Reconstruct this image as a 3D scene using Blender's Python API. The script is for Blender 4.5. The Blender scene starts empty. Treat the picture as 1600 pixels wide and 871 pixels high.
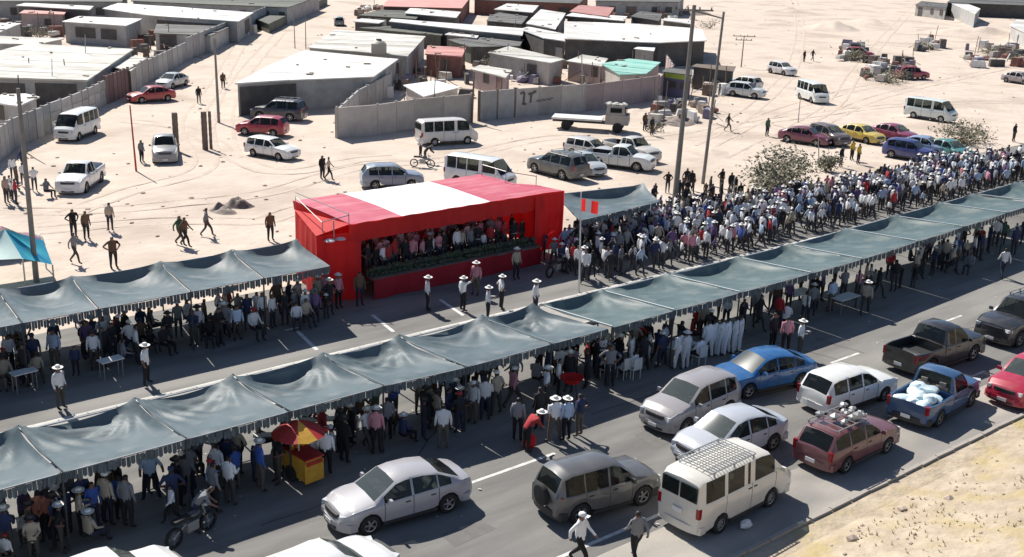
import bpy, bmesh, math, random
import numpy as np
from mathutils import Vector, noise
R = math.radians
rnd = random.Random(7)
sc = bpy.context.scene
col = sc.collection

# ------------------------------------------------------------ camera
F_, TH, RO, H_, AZ = 1740.28, 0.308521, 0.0339493, 17.138, 0.874868
_ca, _sa = math.cos(AZ), math.sin(AZ)
CF = np.array([math.cos(TH)*_ca, math.cos(TH)*_sa, -math.sin(TH)])
_R0 = np.array([_sa, -_ca, 0.0]); _U0 = np.cross(_R0, CF)
CR = _R0*math.cos(RO)+_U0*math.sin(RO); CU = -_R0*math.sin(RO)+_U0*math.cos(RO)
CAMLOC = np.array([0.0, 0.0, H_])
def G(px, py, z=0.0):
    """ground point of the surveyed place for a measured image point"""
    d = CF*F_+CR*(px-800)-CU*(py-435.5)
    t = (z-H_)/d[2]; q = CAMLOC+d*t
    return Vector((q[0], q[1], z))
def PX(p):
    d = np.array(p)-CAMLOC; q = d@CF
    return 800+F_*(d@CR)/q, 435.5-F_*(d@CU)/q
cd = bpy.data.cameras.new('camera'); co = bpy.data.objects.new('camera', cd); col.objects.link(co)
cd.sensor_width = 36; cd.lens = 36*F_/1600; cd.clip_end = 3000; cd.clip_start = .5
from mathutils import Matrix
m3 = Matrix(((CR[0], CU[0], -CF[0]), (CR[1], CU[1], -CF[1]), (CR[2], CU[2], -CF[2])))
co.matrix_world = Matrix.Translation((0, 0, H_)) @ m3.to_4x4()
sc.camera = co
# ------------------------------------------------------------ light
SUN_AZ, SUN_EL = R(87), R(46)
w = bpy.data.worlds.new('World'); sc.world = w; w.use_nodes = True
nt = w.node_tree; bg = nt.nodes['Background']
sky = nt.nodes.new('ShaderNodeTexSky'); sky.sky_type = 'NISHITA'; sky.sun_disc = False
sky.sun_elevation = SUN_EL; sky.sun_rotation = math.pi/2-SUN_AZ; sky.altitude = 2300
sky.air_density = 1.0; sky.dust_density = 1.5
nt.links.new(sky.outputs[0], bg.inputs[0]); bg.inputs[1].default_value = 0.085
sl = bpy.data.lights.new('sun', 'SUN'); sl.energy = 5.0; sl.angle = R(.5); sl.color = (1, .955, .88)
so = bpy.data.objects.new('sun', sl); col.objects.link(so)
sd = Vector((math.cos(SUN_EL)*math.cos(SUN_AZ), math.cos(SUN_EL)*math.sin(SUN_AZ), math.sin(SUN_EL)))
so.rotation_euler = sd.to_track_quat('Z', 'Y').to_euler(); so.location = (30, 60, 60)
sc.view_settings.view_transform = 'Standard'; sc.view_settings.look = 'None'
sc.view_settings.exposure = 0.40; sc.view_settings.gamma = 1

# ------------------------------------------------------------ materials
def srgb(r, g, b):
    f = lambda c: (c/255/12.92) if c/255 <= .04045 else ((c/255+.055)/1.055)**2.4
    return (f(r), f(g), f(b), 1)
MATS = {}
def mat(name, c, rough=.8, metal=0, c2=None, scale=3., bump=0., bscale=None, stretch=None, spec=.5, objcol=False, detail=5, c3=None, scale3=.3, trans=0, coat=0, rv=0):
    if name in MATS: return MATS[name]
    m = bpy.data.materials.new(name); m.use_nodes = True; n = m.node_tree; L = n.links
    b = n.nodes['Principled BSDF']; b.inputs['Roughness'].default_value = rough; b.inputs['Metallic'].default_value = metal
    b.inputs['Specular IOR Level'].default_value = spec
    if coat: b.inputs['Coat Weight'].default_value = coat; b.inputs['Coat Roughness'].default_value = .05
    c = tuple(c)+((1,) if len(c) == 3 else ())
    tc = n.nodes.new('ShaderNodeTexCoord'); mp = n.nodes.new('ShaderNodeMapping'); L.new(tc.outputs['Object'], mp.inputs[0])
    if stretch: mp.inputs['Scale'].default_value = stretch
    src = None
    if objcol:
        oi = n.nodes.new('ShaderNodeObjectInfo'); src = oi.outputs['Color']
        if c2 is not None:
            nz = n.nodes.new('ShaderNodeTexNoise'); nz.inputs['Scale'].default_value = scale; nz.inputs['Detail'].default_value = detail
            L.new(mp.outputs[0], nz.inputs[0]); mx = n.nodes.new('ShaderNodeMix'); mx.data_type = 'RGBA'
            cr = n.nodes.new('ShaderNodeMapRange'); cr.inputs[1].default_value = .45; cr.inputs[2].default_value = .75; cr.inputs[4].default_value = .13
            L.new(nz.outputs[0], cr.inputs[0]); L.new(cr.outputs[0], mx.inputs[0])
            L.new(src, mx.inputs[6]); mx.inputs[7].default_value = tuple(c2)+((1,) if len(c2) == 3 else ()); src = mx.outputs[2]
        L.new(src, b.inputs['Base Color'])
    elif c2 is None: b.inputs['Base Color'].default_value = c
    else:
        c2 = tuple(c2)+((1,) if len(c2) == 3 else ())
        nz = n.nodes.new('ShaderNodeTexNoise'); nz.inputs['Scale'].default_value = scale; nz.inputs['Detail'].default_value = detail
        nz.inputs['Roughness'].default_value = .62
        L.new(mp.outputs[0], nz.inputs[0])
        cr = n.nodes.new('ShaderNodeMapRange'); cr.inputs[1].default_value = .33; cr.inputs[2].default_value = .67
        L.new(nz.outputs[0], cr.inputs[0])
        mx = n.nodes.new('ShaderNodeMix'); mx.data_type = 'RGBA'; L.new(cr.outputs[0], mx.inputs[0])
        mx.inputs[6].default_value = c; mx.inputs[7].default_value = c2; out = mx.outputs[2]
        if c3 is not None:
            c3 = tuple(c3)+((1,) if len(c3) == 3 else ())
            n3 = n.nodes.new('ShaderNodeTexNoise'); n3.inputs['Scale'].default_value = scale3; n3.inputs['Detail'].default_value = 6
            L.new(mp.outputs[0], n3.inputs[0]); r3 = n.nodes.new('ShaderNodeMapRange'); r3.inputs[1].default_value = .5; r3.inputs[2].default_value = .66
            L.new(n3.outputs[0], r3.inputs[0]); m4 = n.nodes.new('ShaderNodeMix'); m4.data_type = 'RGBA'
            L.new(r3.outputs[0], m4.inputs[0]); L.new(out, m4.inputs[6]); m4.inputs[7].default_value = c3; out = m4.outputs[2]
        if rv:
            oi = n.nodes.new('ShaderNodeObjectInfo'); mr = n.nodes.new('ShaderNodeMapRange'); mr.inputs[3].default_value = 1-rv; mr.inputs[4].default_value = 1+rv*.25
            L.new(oi.outputs['Random'], mr.inputs[0]); vm = n.nodes.new('ShaderNodeVectorMath'); vm.operation = 'SCALE'; L.new(out, vm.inputs[0]); L.new(mr.outputs[0], vm.inputs['Scale']); out = vm.outputs[0]
        L.new(out, b.inputs['Base Color'])
    if bump:
        nb = n.nodes.new('ShaderNodeTexNoise'); nb.inputs['Scale'].default_value = bscale or scale*4; nb.inputs['Detail'].default_value = 6
        L.new(mp.outputs[0], nb.inputs[0]); bp = n.nodes.new('ShaderNodeBump'); bp.inputs['Strength'].default_value = bump; bp.inputs['Distance'].default_value = .08
        L.new(nb.outputs[0], bp.inputs['Height']); L.new(bp.outputs[0], b.inputs['Normal'])
    if trans:
        t = n.nodes.new('ShaderNodeBsdfTranslucent'); ms = n.nodes.new('ShaderNodeMixShader'); ms.inputs[0].default_value = trans
        t.inputs[0].default_value = c
        o = n.nodes['Material Output']; L.new(b.outputs[0], ms.inputs[1]); L.new(t.outputs[0], ms.inputs[2]); L.new(ms.outputs[0], o.inputs[0])
    MATS[name] = m; return m
def ramp_mat(name, cols, rough=.8):
    """per-object colour chosen from a list by the object's random number"""
    m = bpy.data.materials.new(name); m.use_nodes = True; n = m.node_tree
    b = n.nodes['Principled BSDF']; b.inputs['Roughness'].default_value = rough
    oi = n.nodes.new('ShaderNodeObjectInfo'); cr = n.nodes.new('ShaderNodeValToRGB'); cr.color_ramp.interpolation = 'CONSTANT'
    e = cr.color_ramp.elements
    while len(e) < len(cols): e.new(.5)
    for i, c in enumerate(cols): e[i].position = i/len(cols); e[i].color = tuple(c)+(1,)
    n.links.new(oi.outputs['Random'], cr.inputs[0]); n.links.new(cr.outputs[0], b.inputs['Base Color']); MATS[name] = m; return m
M = dict(
 sand=mat('sand', (.55, .45, .365), .95, c2=(.65, .545, .45), scale=.45, bump=1.0, bscale=1.4, c3=(.47, .38, .305), scale3=.12),
 asphalt=mat('asphalt', (.13, .125, .118), .9, c2=(.225, .215, .20), scale=.8, bump=.15, bscale=30, c3=(.28, .265, .24), scale3=.3, stretch=(.22, 1, 1), detail=9),
 rut=mat('rut_sand', (.50, .405, .325), .95, c2=(.60, .49, .40), scale=.9, bump=.8, bscale=3), tar=mat('tar', (.055, .052, .05), .8), patch=mat('road_patch', (.13, .125, .118), .85, c2=(.17, .16, .15), scale=3, bump=.2, bscale=25),
 shoulder=mat('dusty_shoulder', (.33, .305, .27), .92, c2=(.43, .39, .34), scale=.7, bump=.2, bscale=20, c3=(.25, .235, .215), scale3=.3, stretch=(.5, 1, 1)),
 concrete=mat('concrete', (.42, .40, .37), .9, rv=0.12, c2=(.33, .31, .28), scale=1.2, bump=.15, bscale=15),
 kerb=mat('kerb_paint', (.62, .6, .56), .85, rv=0.2, c2=(.45, .43, .39), scale=1.5),
 line=mat('road_paint', (.75, .74, .7), .8, c2=(.45, .44, .41), scale=3),
 verge=mat('verge_earth', (.37, .295, .21), .95, c2=(.53, .44, .325), scale=.9, bump=1.4, bscale=2.4, c3=(.42, .335, .17), scale3=.6),
 grass=mat('dry_grass', (.50, .42, .22), .9, c2=(.38, .33, .17), scale=2),
 stone=mat('stone', (.50, .41, .32), .9, c2=(.38, .31, .25), scale=2),
 wall=mat('cement_wall', (.50, .49, .47), .9, rv=0.25, c2=(.35, .335, .32), scale=.7, bump=.2, bscale=10),
 wallb=mat('beige_wall', (.54, .50, .45), .9, rv=0.22, c2=(.40, .36, .32), scale=.6, bump=.2, bscale=10),
 wallp=mat('pink_wall', (.50, .40, .375), .9, rv=0.22, c2=(.36, .28, .27), scale=.5, bump=.2, bscale=10),
 brick=mat('brick_red', (.30, .13, .10), .9, c2=(.2, .1, .08), scale=1.5, bump=.3, bscale=8),
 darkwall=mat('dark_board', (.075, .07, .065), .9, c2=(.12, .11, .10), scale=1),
 roofw=mat('sheet_roof_pale', (.80, .79, .76), .65, rv=0.28, c2=(.70, .68, .64), scale=.25, stretch=(1, .3, 1), c3=(.60, .56, .50), scale3=.35),
 roofc=mat('sheet_roof_cream', (.66, .64, .58), .75, rv=0.25, c2=(.57, .55, .49), scale=.3, c3=(.48, .44, .38), scale3=.4),
 roofg=mat('sheet_roof_grey', (.17, .16, .15), .8, rv=0.4, c2=(.10, .10, .095), scale=.5),
 roofd=mat('sheet_roof_green', (.10, .11, .085), .8, rv=0.4, c2=(.15, .145, .12), scale=.4),
 roofr=mat('sheet_roof_red', (.55, .20, .17), .7, rv=0.3, c2=(.62, .32, .28), scale=.4),
 rooft=mat('sheet_roof_teal', (.20, .50, .42), .7, rv=0.25, c2=(.35, .58, .5), scale=.4),
 wood=mat('weathered_wood', (.23, .17, .13), .9, rv=0.25, c2=(.14, .11, .09), scale=3, stretch=(1, 1, .2)),
 rustg=mat('rust_gate', (.27, .17, .15), .8, rv=0.3, c2=(.2, .14, .13), scale=1.5),
 steel=mat('grey_steel', (.35, .35, .34), .5, metal=.4),
 railpale=mat('pale_rail', (.36, .40, .41), .6),
 darksteel=mat('dark_steel', (.04, .045, .05), .6),
 polec=mat('pole_concrete', (.27, .24, .21), .9, c2=(.2, .18, .16), scale=2),
 fab=mat('shade_fabric', (.14, .18, .195), .5, c2=(.085, .12, .135), scale=.5, c3=(.20, .225, .23), scale3=.9, trans=.12, spec=.2, bump=.08, bscale=6),
 fabt=mat('shade_fabric_teal', (.125, .175, .18), .5, spec=.2, c2=(.08, .125, .135), scale=.6, c3=(.18, .215, .21), scale3=1.1, trans=.12, bump=.08, bscale=6),
 fringe=mat('fringe', (.12, .15, .165), .8, c2=(.04, .05, .06), scale=6, stretch=(3, 3, .4)),
 red=mat('red_cloth', (.80, .035, .03), .7, c2=(.68, .02, .022), scale=1.5, trans=.42, bump=.4, bscale=1.3, stretch=(1.5, 1.5, .25)),
 redroof=mat('red_roof_cloth', (.62, .11, .17), .6, c2=(.55, .08, .13), scale=.8, trans=.15, c3=(.66, .2, .24), scale3=.7, bump=.5, bscale=1.6, stretch=(.5, 2, 1)),
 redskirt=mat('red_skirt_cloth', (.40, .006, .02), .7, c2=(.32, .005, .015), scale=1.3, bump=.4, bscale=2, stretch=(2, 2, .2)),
 white=mat('white_cloth', (.8, .8, .8), .7, c2=(.74, .73, .71), scale=.8, bump=.4, bscale=1.8),
 whitep=mat('white_board', (.75, .74, .7), .7, c2=(.6, .58, .54), scale=2),
 green=mat('garland_green', (.05, .075, .035), .8, c2=(.09, .1, .07), scale=5),
 leaf=mat('bush_leaf', (.15, .145, .085), .85, c2=(.25, .22, .155), scale=2),
 scrap=mat('scrap', (.3, .24, .2), .8, c2=(.12, .09, .08), scale=2),
 teal=mat('teal_canvas', (.01, .27, .46), .6, c2=(.03, .42, .46), scale=1),
 tealp=mat('pale_teal_canvas', (.45, .68, .62), .6, c2=(.6, .75, .7), scale=1.5),
 yellow=mat('yellow_paint', (.75, .42, .04), .6, c2=(.6, .28, .03), scale=3),
 redp=mat('red_paint', (.5, .025, .02), .6, c2=(.35, .02, .02), scale=3),
 lime=mat('lime_board', (.42, .5, .07), .7),
 purple=mat('purple_board', (.19, .17, .25), .7),
 tank=mat('water_tank_plastic', (.42, .38, .31), .6),
 paint=mat('car_paint', (1, 1, 1), .38, spec=.5, objcol=True, c2=(.35, .3, .25), scale=2.5, coat=.7),
 glass=mat('car_glass', (.018, .022, .022), .06, spec=.5),
 glassl=mat('car_glass_pale', (.10, .12, .115), .08, spec=1.),
 rub=mat('black_rubber', (.018, .018, .018), .8),
 scrawl=mat('scrawl_paint', (.05, .05, .055), .9, c2=(.18, .17, .17), scale=3),
 plast=mat('black_plastic', (.03, .03, .032), .55),
 rim=mat('wheel_rim', (.42, .42, .43), .35, metal=.6),
 chrome=mat('chrome_trim', (.6, .6, .6), .2, metal=.8),
 lamp=mat('lamp_lens', (.6, .62, .62), .1, spec=.9),
 tlamp=mat('tail_lamp', (.28, .008, .012), .2),
 amber=mat('amber_lamp', (.7, .25, .02), .2),
 seatcloth=mat('seat_cloth', (.14, .12, .11), .9, c2=(.22, .2, .18), scale=4),
 seat=mat('beige_interior', (.42, .35, .27), .8),
 cargo=mat('pale_sacks', (.5, .66, .72), .7, c2=(.72, .78, .8), scale=3),
 skin=mat('skin', (.20, .10, .065), .6), hair=mat('hair_black', (.012, .01, .009), .6), shoe=mat('shoe', (.02, .018, .017), .6),
 shirt=mat('shirt_cloth', (1, 1, 1), .85, objcol=True), straw=mat('white_hat_felt', (.78, .75, .7), .8), dhat=mat('dark_hat_felt', (.05, .04, .04), .8),
 trash=mat('litter_paper', (.7, .68, .64), .8),
)
ramp_mat('trousers_cloth', [(.015, .018, .03), (.012, .012, .014), (.03, .035, .06), (.06, .055, .05), (.02, .02, .022), (.12, .10, .08), (.025, .03, .055), (.01, .01, .012)], .85)

# ------------------------------------------------------------ mesh helpers
class MB:
    def __init__(s): s.v = []; s.f = []; s.m = []
    def quad(s, pts, m=0):
        i = len(s.v); s.v += [tuple(p) for p in pts]; s.f.append(tuple(range(i, i+len(pts)))); s.m.append(m); return s
    def box(s, c, d, rz=0, m=0, taper=1, ry=0):
        cx, cy, cz = c; dx, dy, dz = d[0]/2, d[1]/2, d[2]/2; i = len(s.v); cr, sr = math.cos(rz), math.sin(rz)
        for z, t in ((-dz, 1), (dz, taper)):
            for x, y in ((-dx, -dy), (dx, -dy), (dx, dy), (-dx, dy)):
                x *= t; y *= t; zz = z
                if ry: x, zz = x*math.cos(ry)+zz*math.sin(ry), -x*math.sin(ry)+zz*math.cos(ry)
                s.v.append((cx+x*cr-y*sr, cy+x*sr+y*cr, cz+zz))
        for f in ((0, 3, 2, 1), (4, 5, 6, 7), (0, 1, 5, 4), (1, 2, 6, 5), (2, 3, 7, 6), (3, 0, 4, 7)):
            s.f.append(tuple(i+k for k in f)); s.m.append(m)
        return s
    def prism(s, poly, z0, z1, m=0, mt=None):
        """poly: list of (x, y) or (x, y, ztop)"""
        n = len(poly); i = len(s.v)
        a = sum(poly[k][0]*poly[(k+1) % n][1]-poly[(k+1) % n][0]*poly[k][1] for k in range(n))
        if a < 0: poly = poly[::-1]
        for p in poly: s.v.append((p[0], p[1], z0))
        for p in poly: s.v.append((p[0], p[1], p[2]+z1 if len(p) > 2 else z1))
        for k in range(n):
            s.f.append((i+k, i+(k+1) % n, i+n+(k+1) % n, i+n+k)); s.m.append(m)
        s.f.append(tuple(i+n+k for k in range(n))); s.m.append(m if mt is None else mt)
        s.f.append(tuple(i+k for k in range(n-1, -1, -1))); s.m.append(m); return s
    def tube(s, a, b, r0, r1=None, n=8, m=0, cap=True):
        r1 = r0 if r1 is None else r1; a = Vector(a); b = Vector(b); d = (b-a).normalized()
        u = d.orthogonal().normalized(); v = d.cross(u); i = len(s.v)
        for p, r in ((a, r0), (b, r1)):
            for k in range(n):
                t = 2*math.pi*k/n; s.v.append(tuple(p+u*math.cos(t)*r+v*math.sin(t)*r))
        for k in range(n): s.f.append((i+k, i+(k+1) % n, i+n+(k+1) % n, i+n+k)); s.m.append(m)
        if cap:
            s.f.append(tuple(i+k for k in range(n-1, -1, -1))); s.m.append(m); s.f.append(tuple(i+n+k for k in range(n))); s.m.append(m)
        return s
    def lathe(s, prof, n=16, c=(0, 0, 0), axis='z', m=0, ms=None):
        i = len(s.v); L = len(prof)
        for k in range(n):
            t = 2*math.pi*k/n
            for r, h in prof:
                p = (r*math.cos(t), r*math.sin(t), h) if axis == 'z' else (r*math.cos(t), h, r*math.sin(t))
                s.v.append((p[0]+c[0], p[1]+c[1], p[2]+c[2]))
        for k in range(n):
            for j in range(L-1):
                a = i+k*L+j; b = i+((k+1) % n)*L+j
                f = (a, b, b+1, a+1) if axis == 'z' else (a, a+1, b+1, b)
                s.f.append(f); s.m.append(ms[j] if ms else m)
        return s
    def grid(s, P, m=0):
        """P[i][j] points"""
        i0 = len(s.v); a = len(P); b = len(P[0])
        for r in P:
            for p in r: s.v.append(tuple(p))
        for i in range(a-1):
            for j in range(b-1):
                k = i0+i*b+j; s.f.append((k, k+1, k+b+1, k+b)); s.m.append(m)
        return s
    def blob(s, c, r, m=0, seed=0, sub=1, sq=(1, 1, 1), amp=.35):
        bm = bmesh.new(); bmesh.ops.create_icosphere(bm, subdivisions=sub, radius=1); i = len(s.v)
        for v in bm.verts:
            q = v.co.copy(); k = 1+amp*noise.noise(q*1.7+Vector((seed*3.1, seed*1.7, seed)))
            s.v.append((c[0]+q.x*r*sq[0]*k, c[1]+q.y*r*sq[1]*k, c[2]+q.z*r*sq[2]*k))
        for f in bm.faces: s.f.append(tuple(i+v.index for v in f.verts)); s.m.append(m)
        bm.free(); return s
    def mesh(s, name, mats, smooth=False, sharp=35):
        me = bpy.data.meshes.new(name); me.from_pydata(s.v, [], s.f)
        for k in (mats if isinstance(mats, (list, tuple)) else [mats]): me.materials.append(k)
        me.polygons.foreach_set('material_index', s.m)
        if smooth:
            me.polygons.foreach_set('use_smooth', [True]*len(s.f))
            try: me.set_sharp_from_angle(angle=R(sharp))
            except Exception: pass
        me.update(); return me
    def build(s, name, mats, parent=None, smooth=False, sharp=35, kind=None, loc=None, rz=None):
        o = bpy.data.objects.new(name, s.mesh(name, mats, smooth, sharp)); col.objects.link(o)
        if parent: o.parent = parent
        if kind: o['kind'] = kind
        if loc is not None: o.location = loc
        if rz is not None: o.rotation_euler[2] = rz
        return o
def tag(o, label, cat, group=None):
    o['label'] = label; o['category'] = cat
    if group: o['group'] = group
    return o
def thing(name, label, cat, loc=(0, 0, 0), rz=0, group=None):
    o = bpy.data.objects.new(name, None); col.objects.link(o); o.empty_display_size = .2
    o.location = loc; o.rotation_euler[2] = rz; return tag(o, label, cat, group)
def copy_tree(o, parent=None, color=None):
    c = o.copy(); col.objects.link(c); c.parent = parent
    if color: c.color = color
    for ch in o.children:
        copy_tree(ch, c, color)
    return c
def link_child(name, me, parent, color=None, loc=None):
    o = bpy.data.objects.new(name, me); col.objects.link(o); o.parent = parent
    if color: o.color = color
    if loc: o.location = loc
    return o

# ------------------------------------------------------------ ground, road, verge
def gz(x, y):
    if y < 48.5: return 0.0
    k = min(1, (y-48.5)/4)
    return k*(.10*noise.noise(Vector((x*.08, y*.08, 0)))+.05*noise.noise(Vector((x*.4, y*.4, 3))))
b = MB()
xs = [-400, -200, -100, -50]+[-30+2*i for i in range(130)]+[240, 280, 340, 420, 600, 900]
ys = [17, 30, 44, 46.2]+[48.5+1.6*i for i in range(70)]+[170, 190, 220, 260, 320, 400, 600, 1200]
b.grid([[(x, y, (-.02 if y < 47 else gz(x, y))) for y in ys] for x in xs])
b.f = [f[::-1] for f in b.f]
b.build('ground', M['sand'], smooth=True, sharp=180, kind='structure')
# asphalt of the two carriageways
def sheet(name, x0, x1, y0, y1, z, m, th=.0):
    q = MB()
    if th: q.box(((x0+x1)/2, (y0+y1)/2, z-th/2), (x1-x0, y1-y0, th))
    else:
        n = 30; q.grid([[(x0+(x1-x0)*i/n, y, z) for y in (y0, y1)] for i in range(n+1)]); q.f = [f[::-1] for f in q.f]
    return q.build(name, m, kind='structure')
sheet('road', -60, 400, 17.35, 34.0, 0.0, M['asphalt'])
sheet('road', -60, 400, 37.0, 46.4, 0.0, M['asphalt'])
# median: kerbs in blocks and a concrete top
med = sheet('median', -60, 400, 34.15, 37.0, .13, M['concrete'], .2)
for yk in (34.07, 37.08):
    me_ = MB().box((0, 0, 0), (1.0, .15, .17)).mesh('kerb_stone', M['kerb'])
    for i in range(100 if yk > 36 else 60):
        o = link_child('kerb_stone', me_, med); o.location = (4+i*1.02, yk+.006*(i % 3), .075+.004*(i*7 % 3)); o.rotation_euler[2] = .012*((i*5 % 4)-1.5)
# gutter and kerb at the verge
gut = sheet('gutter', -60, 400, 16.45, 17.35, .012, M['verge'], .05)
sheet('road_shoulder', -60, 400, 17.36, 19.7, .004, M['shoulder'])
kk = MB()
me_ = MB().box((0, 0, 0), (1.0, .14, .10)).mesh('kerb_stone', M['shoulder'])
for i in range(34): o = link_child('kerb_stone', me_, gut); o.location = (18+i*1.02, 17.28+.008*(i % 3), .045+.004*(i*5 % 3)); o.rotation_euler[2] = .015*((i*5 % 4)-1.5)
# verge
def vz(x, y):
    t = max(0, 16.5-y); 
    return min(t*.22, 1.5+t*.10)+min(1, t)*(.22*noise.noise(Vector((x*.35, y*.35, 1)))+.12*noise.noise(Vector((x*1.3, y*1.3, 2))))
b = MB(); vx = [-60, -20]+[4+.35*i for i in range(150)]+[80, 200, 400]; vy = [-60, -20, 0]+[1+.4*i for i in range(39)]+[16.5]
b.grid([[(x, y, vz(x, y) if y > 0 else 2.5) for y in vy] for x in vx]); b.f = [f[::-1] for f in b.f]
b.build('verge_slope', M['verge'], smooth=True, sharp=180, kind='structure')
# stones and tufts on the verge
b = MB(); g = MB()
for i in range(420):
    x = rnd.uniform(8, 46); y = 16.3-abs(rnd.gauss(0, 4.2))
    if y < 4: continue
    r = rnd.uniform(.02, .07) if rnd.random() < .95 else rnd.uniform(.1, .2)
    b.blob((x, y, vz(x, y)+r*.2), r, seed=i % 17, sq=(1.2, 1, .6))
for i in range(1900):
    x = rnd.uniform(8, 46); y = 16.0-abs(rnd.gauss(0, 3.8))
    if y < 4 or noise.noise(Vector((x*.3, y*.5, 7))) < -.05: continue
    z = vz(x, y)
    for k in range(3):
        a = rnd.uniform(0, 6.28); h = rnd.uniform(.05, .13); s = .02
        g.quad([(x+math.cos(a)*s, y+math.sin(a)*s, z-.02), (x-math.cos(a)*s, y-math.sin(a)*s, z-.02), (x+math.sin(a)*h*.7, y-math.cos(a)*h*.7, z+h)])
o = b.build('stones', M['stone'], kind='stuff'); tag(o, 'small loose stones scattered over the roadside slope', 'stones')
o = g.build('dry_grass', M['grass'], kind='stuff'); tag(o, 'short yellow dry grass on the slope beside the road', 'grass')
# road markings
def mark(x0, x1, y, wd=.13, z=.005):
    q = MB(); n = max(1, int((x1-x0)/4)); q.grid([[(x0+(x1-x0)*i/n, yy, z) for yy in (y-wd/2, y+wd/2)] for i in range(n+1)]); q.f = [f[::-1] for f in q.f]
    return q.build('lane_marking', M['line'], kind='structure')
mark(10, 13.6, 25.15); mark(19.0, 23.3, 25.3, .14); mark(30, 34.2, 25.0); mark(38.3, 40.3, 24.8); mark(47.2, 48.8, 24.85); mark(55, 57, 24.8)
mark(16.5, 24.5, 20.3, .14); mark(31, 33, 20.6); mark(41, 43, 20.5)
mark(5, 90, 37.45, .22); mark(21.5, 22.2, 41, .15)
for x in (21.4, 25.2, 29): # crossing strokes on the far carriageway
    q = MB(); q.quad([(x, 38.2, .006), (x+.18, 38.2, .006), (x+.6, 40.6, .006), (x+.42, 40.6, .006)]); q.build('lane_marking', M['line'], kind='structure')
# tyre tracks pressed into the sand
def track(pix, wd=.28, gauge=1.5, m='rut'):
    P = [G(*p) for p in pix]; C_ = []
    for k in range(len(P)-1):
        p0, p1, p2, p3 = P[max(0, k-1)], P[k], P[k+1], P[min(len(P)-1, k+2)]; n = max(4, int((p2-p1).length/.7))
        for i in range(n):
            t = i/n; C_.append(.5*((2*p1)+(p2-p0)*t+(2*p0-5*p1+4*p2-p3)*t*t+(3*p1-p0-3*p2+p3)*t**3))
    for s_ in (-gauge/2, gauge/2):
        q = MB(); rows = []
        for k in range(len(C_)-1):
            d = (C_[k+1]-C_[k]); d.z = 0; d.normalize(); n_ = Vector((-d.y, d.x, 0)); c = C_[k]+n_*(s_+.12*noise.noise(C_[k]*.6)); ww = wd*(.6+.5*abs(noise.noise(C_[k]*.9)))
            rows.append([(c+n_*(ww*a_)).to_tuple()[:2]+(gz(c.x, c.y)+z_,) for a_, z_ in ((-.9, .004), (-.6, .03), (-.25, .018), (.25, .018), (.6, .03), (.9, .004))])
        q.grid(rows); q.build('tyre_track', M[m], smooth=True, sharp=180, kind='structure')
for pp in ([(0, 330), (140, 330), (260, 320), (420, 300), (560, 262), (700, 248), (860, 215), (1040, 215), (1200, 190), (1400, 165), (1600, 160)],
           [(60, 360), (250, 345), (400, 345), (450, 330), (560, 300)], [(200, 190), (300, 205), (420, 268), (560, 250), (640, 245)],
           [(380, 60), (340, 130), (300, 190), (320, 260), (200, 300), (90, 340)], [(440, 50), (385, 110), (350, 180), (360, 250)],
           [(1120, 210), (1200, 150), (1240, 100), (1250, 40), (1240, 0)], [(1150, 250), (1300, 165), (1340, 110), (1400, 40), (1440, 0)],
           [(1180, 190), (1260, 200), (1380, 150), (1600, 100)], [(1200, 60), (1350, 70), (1600, 78)], [(1190, 40), (1300, 30), (1480, 36), (1600, 30)],
           [(1100, 230), (1230, 170), (1400, 130), (1600, 135)]): track(pp)
# tar seams and repair patches of the road
q = MB(); rr = random.Random(5)
for i in range(13):
    x, y = rr.uniform(5, 62), rr.uniform(18, 27); a = rr.choice([0, 0, 1.57])+rr.uniform(-.15, .15); p = Vector((x, y, .003))
    for k in range(rr.randint(5, 20)):
        d = Vector((math.cos(a), math.sin(a), 0))*rr.uniform(.3, .7); n_ = Vector((-d.y, d.x, 0)).normalized()*.022; q.quad([p-n_, p+d-n_, p+d+n_, p+n_]); p = p+d; a += rr.uniform(-.16, .16)
q.build('tar_seam', M['tar'], kind='structure')
for (x, y, a, b2) in ((17, 22.5, 1.6, .9), (33, 19.2, 2.4, .8), (26.5, 23.5, 1.2, 1.3), (44, 22.2, 2.2, 1.1), (12.5, 24, 1.3, .7), (37, 22.8, .9, 1.8), (50, 20, 2.6, 1)):
    q = MB(); q.quad([(x, y, .0035), (x+a, y+.1, .0035), (x+a-.1, y+b2, .0035), (x+.05, y+b2-.1, .0035)]); q.build('road_patch', M['patch'], kind='structure')
# litter on the road and the sand
lit = MB()
for i in range(300):
    if i < 110: x, y = rnd.uniform(5, 60), rnd.uniform(18, 33)
    else: x, y = rnd.uniform(10, 60), rnd.uniform(47, 70)
    a = rnd.uniform(0, 3.14); s = rnd.uniform(.02, .055); c = Vector((x, y, gz(x, y)+.03))
    u = Vector((math.cos(a), math.sin(a), 0))*s; v = Vector((-math.sin(a), math.cos(a), .3))*s*.7
    lit.quad([c-u-v, c+u-v, c+u+v, c-u+v])
o = lit.build('litter', M['trash'], kind='stuff'); tag(o, 'pale scraps of litter lying on road and sand', 'litter')
# stones on the sand
b = MB()
for i in range(420):
    px, py = rnd.uniform(0, 1600), rnd.uniform(0, 380)**1.0
    p = G(px, py)
    if p.y < 47.5 or p.y > 200: continue
    r = rnd.uniform(.03, .11)*(1+p.y/150)
    b.blob((p.x, p.y, gz(p.x, p.y)+r*.2), r, seed=i % 13, sub=1, sq=(1.3, 1, .55))
o = b.build('stones', M['stone'], kind='stuff'); tag(o, 'brown stones and clods scattered over the sandy lot', 'stones')
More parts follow.
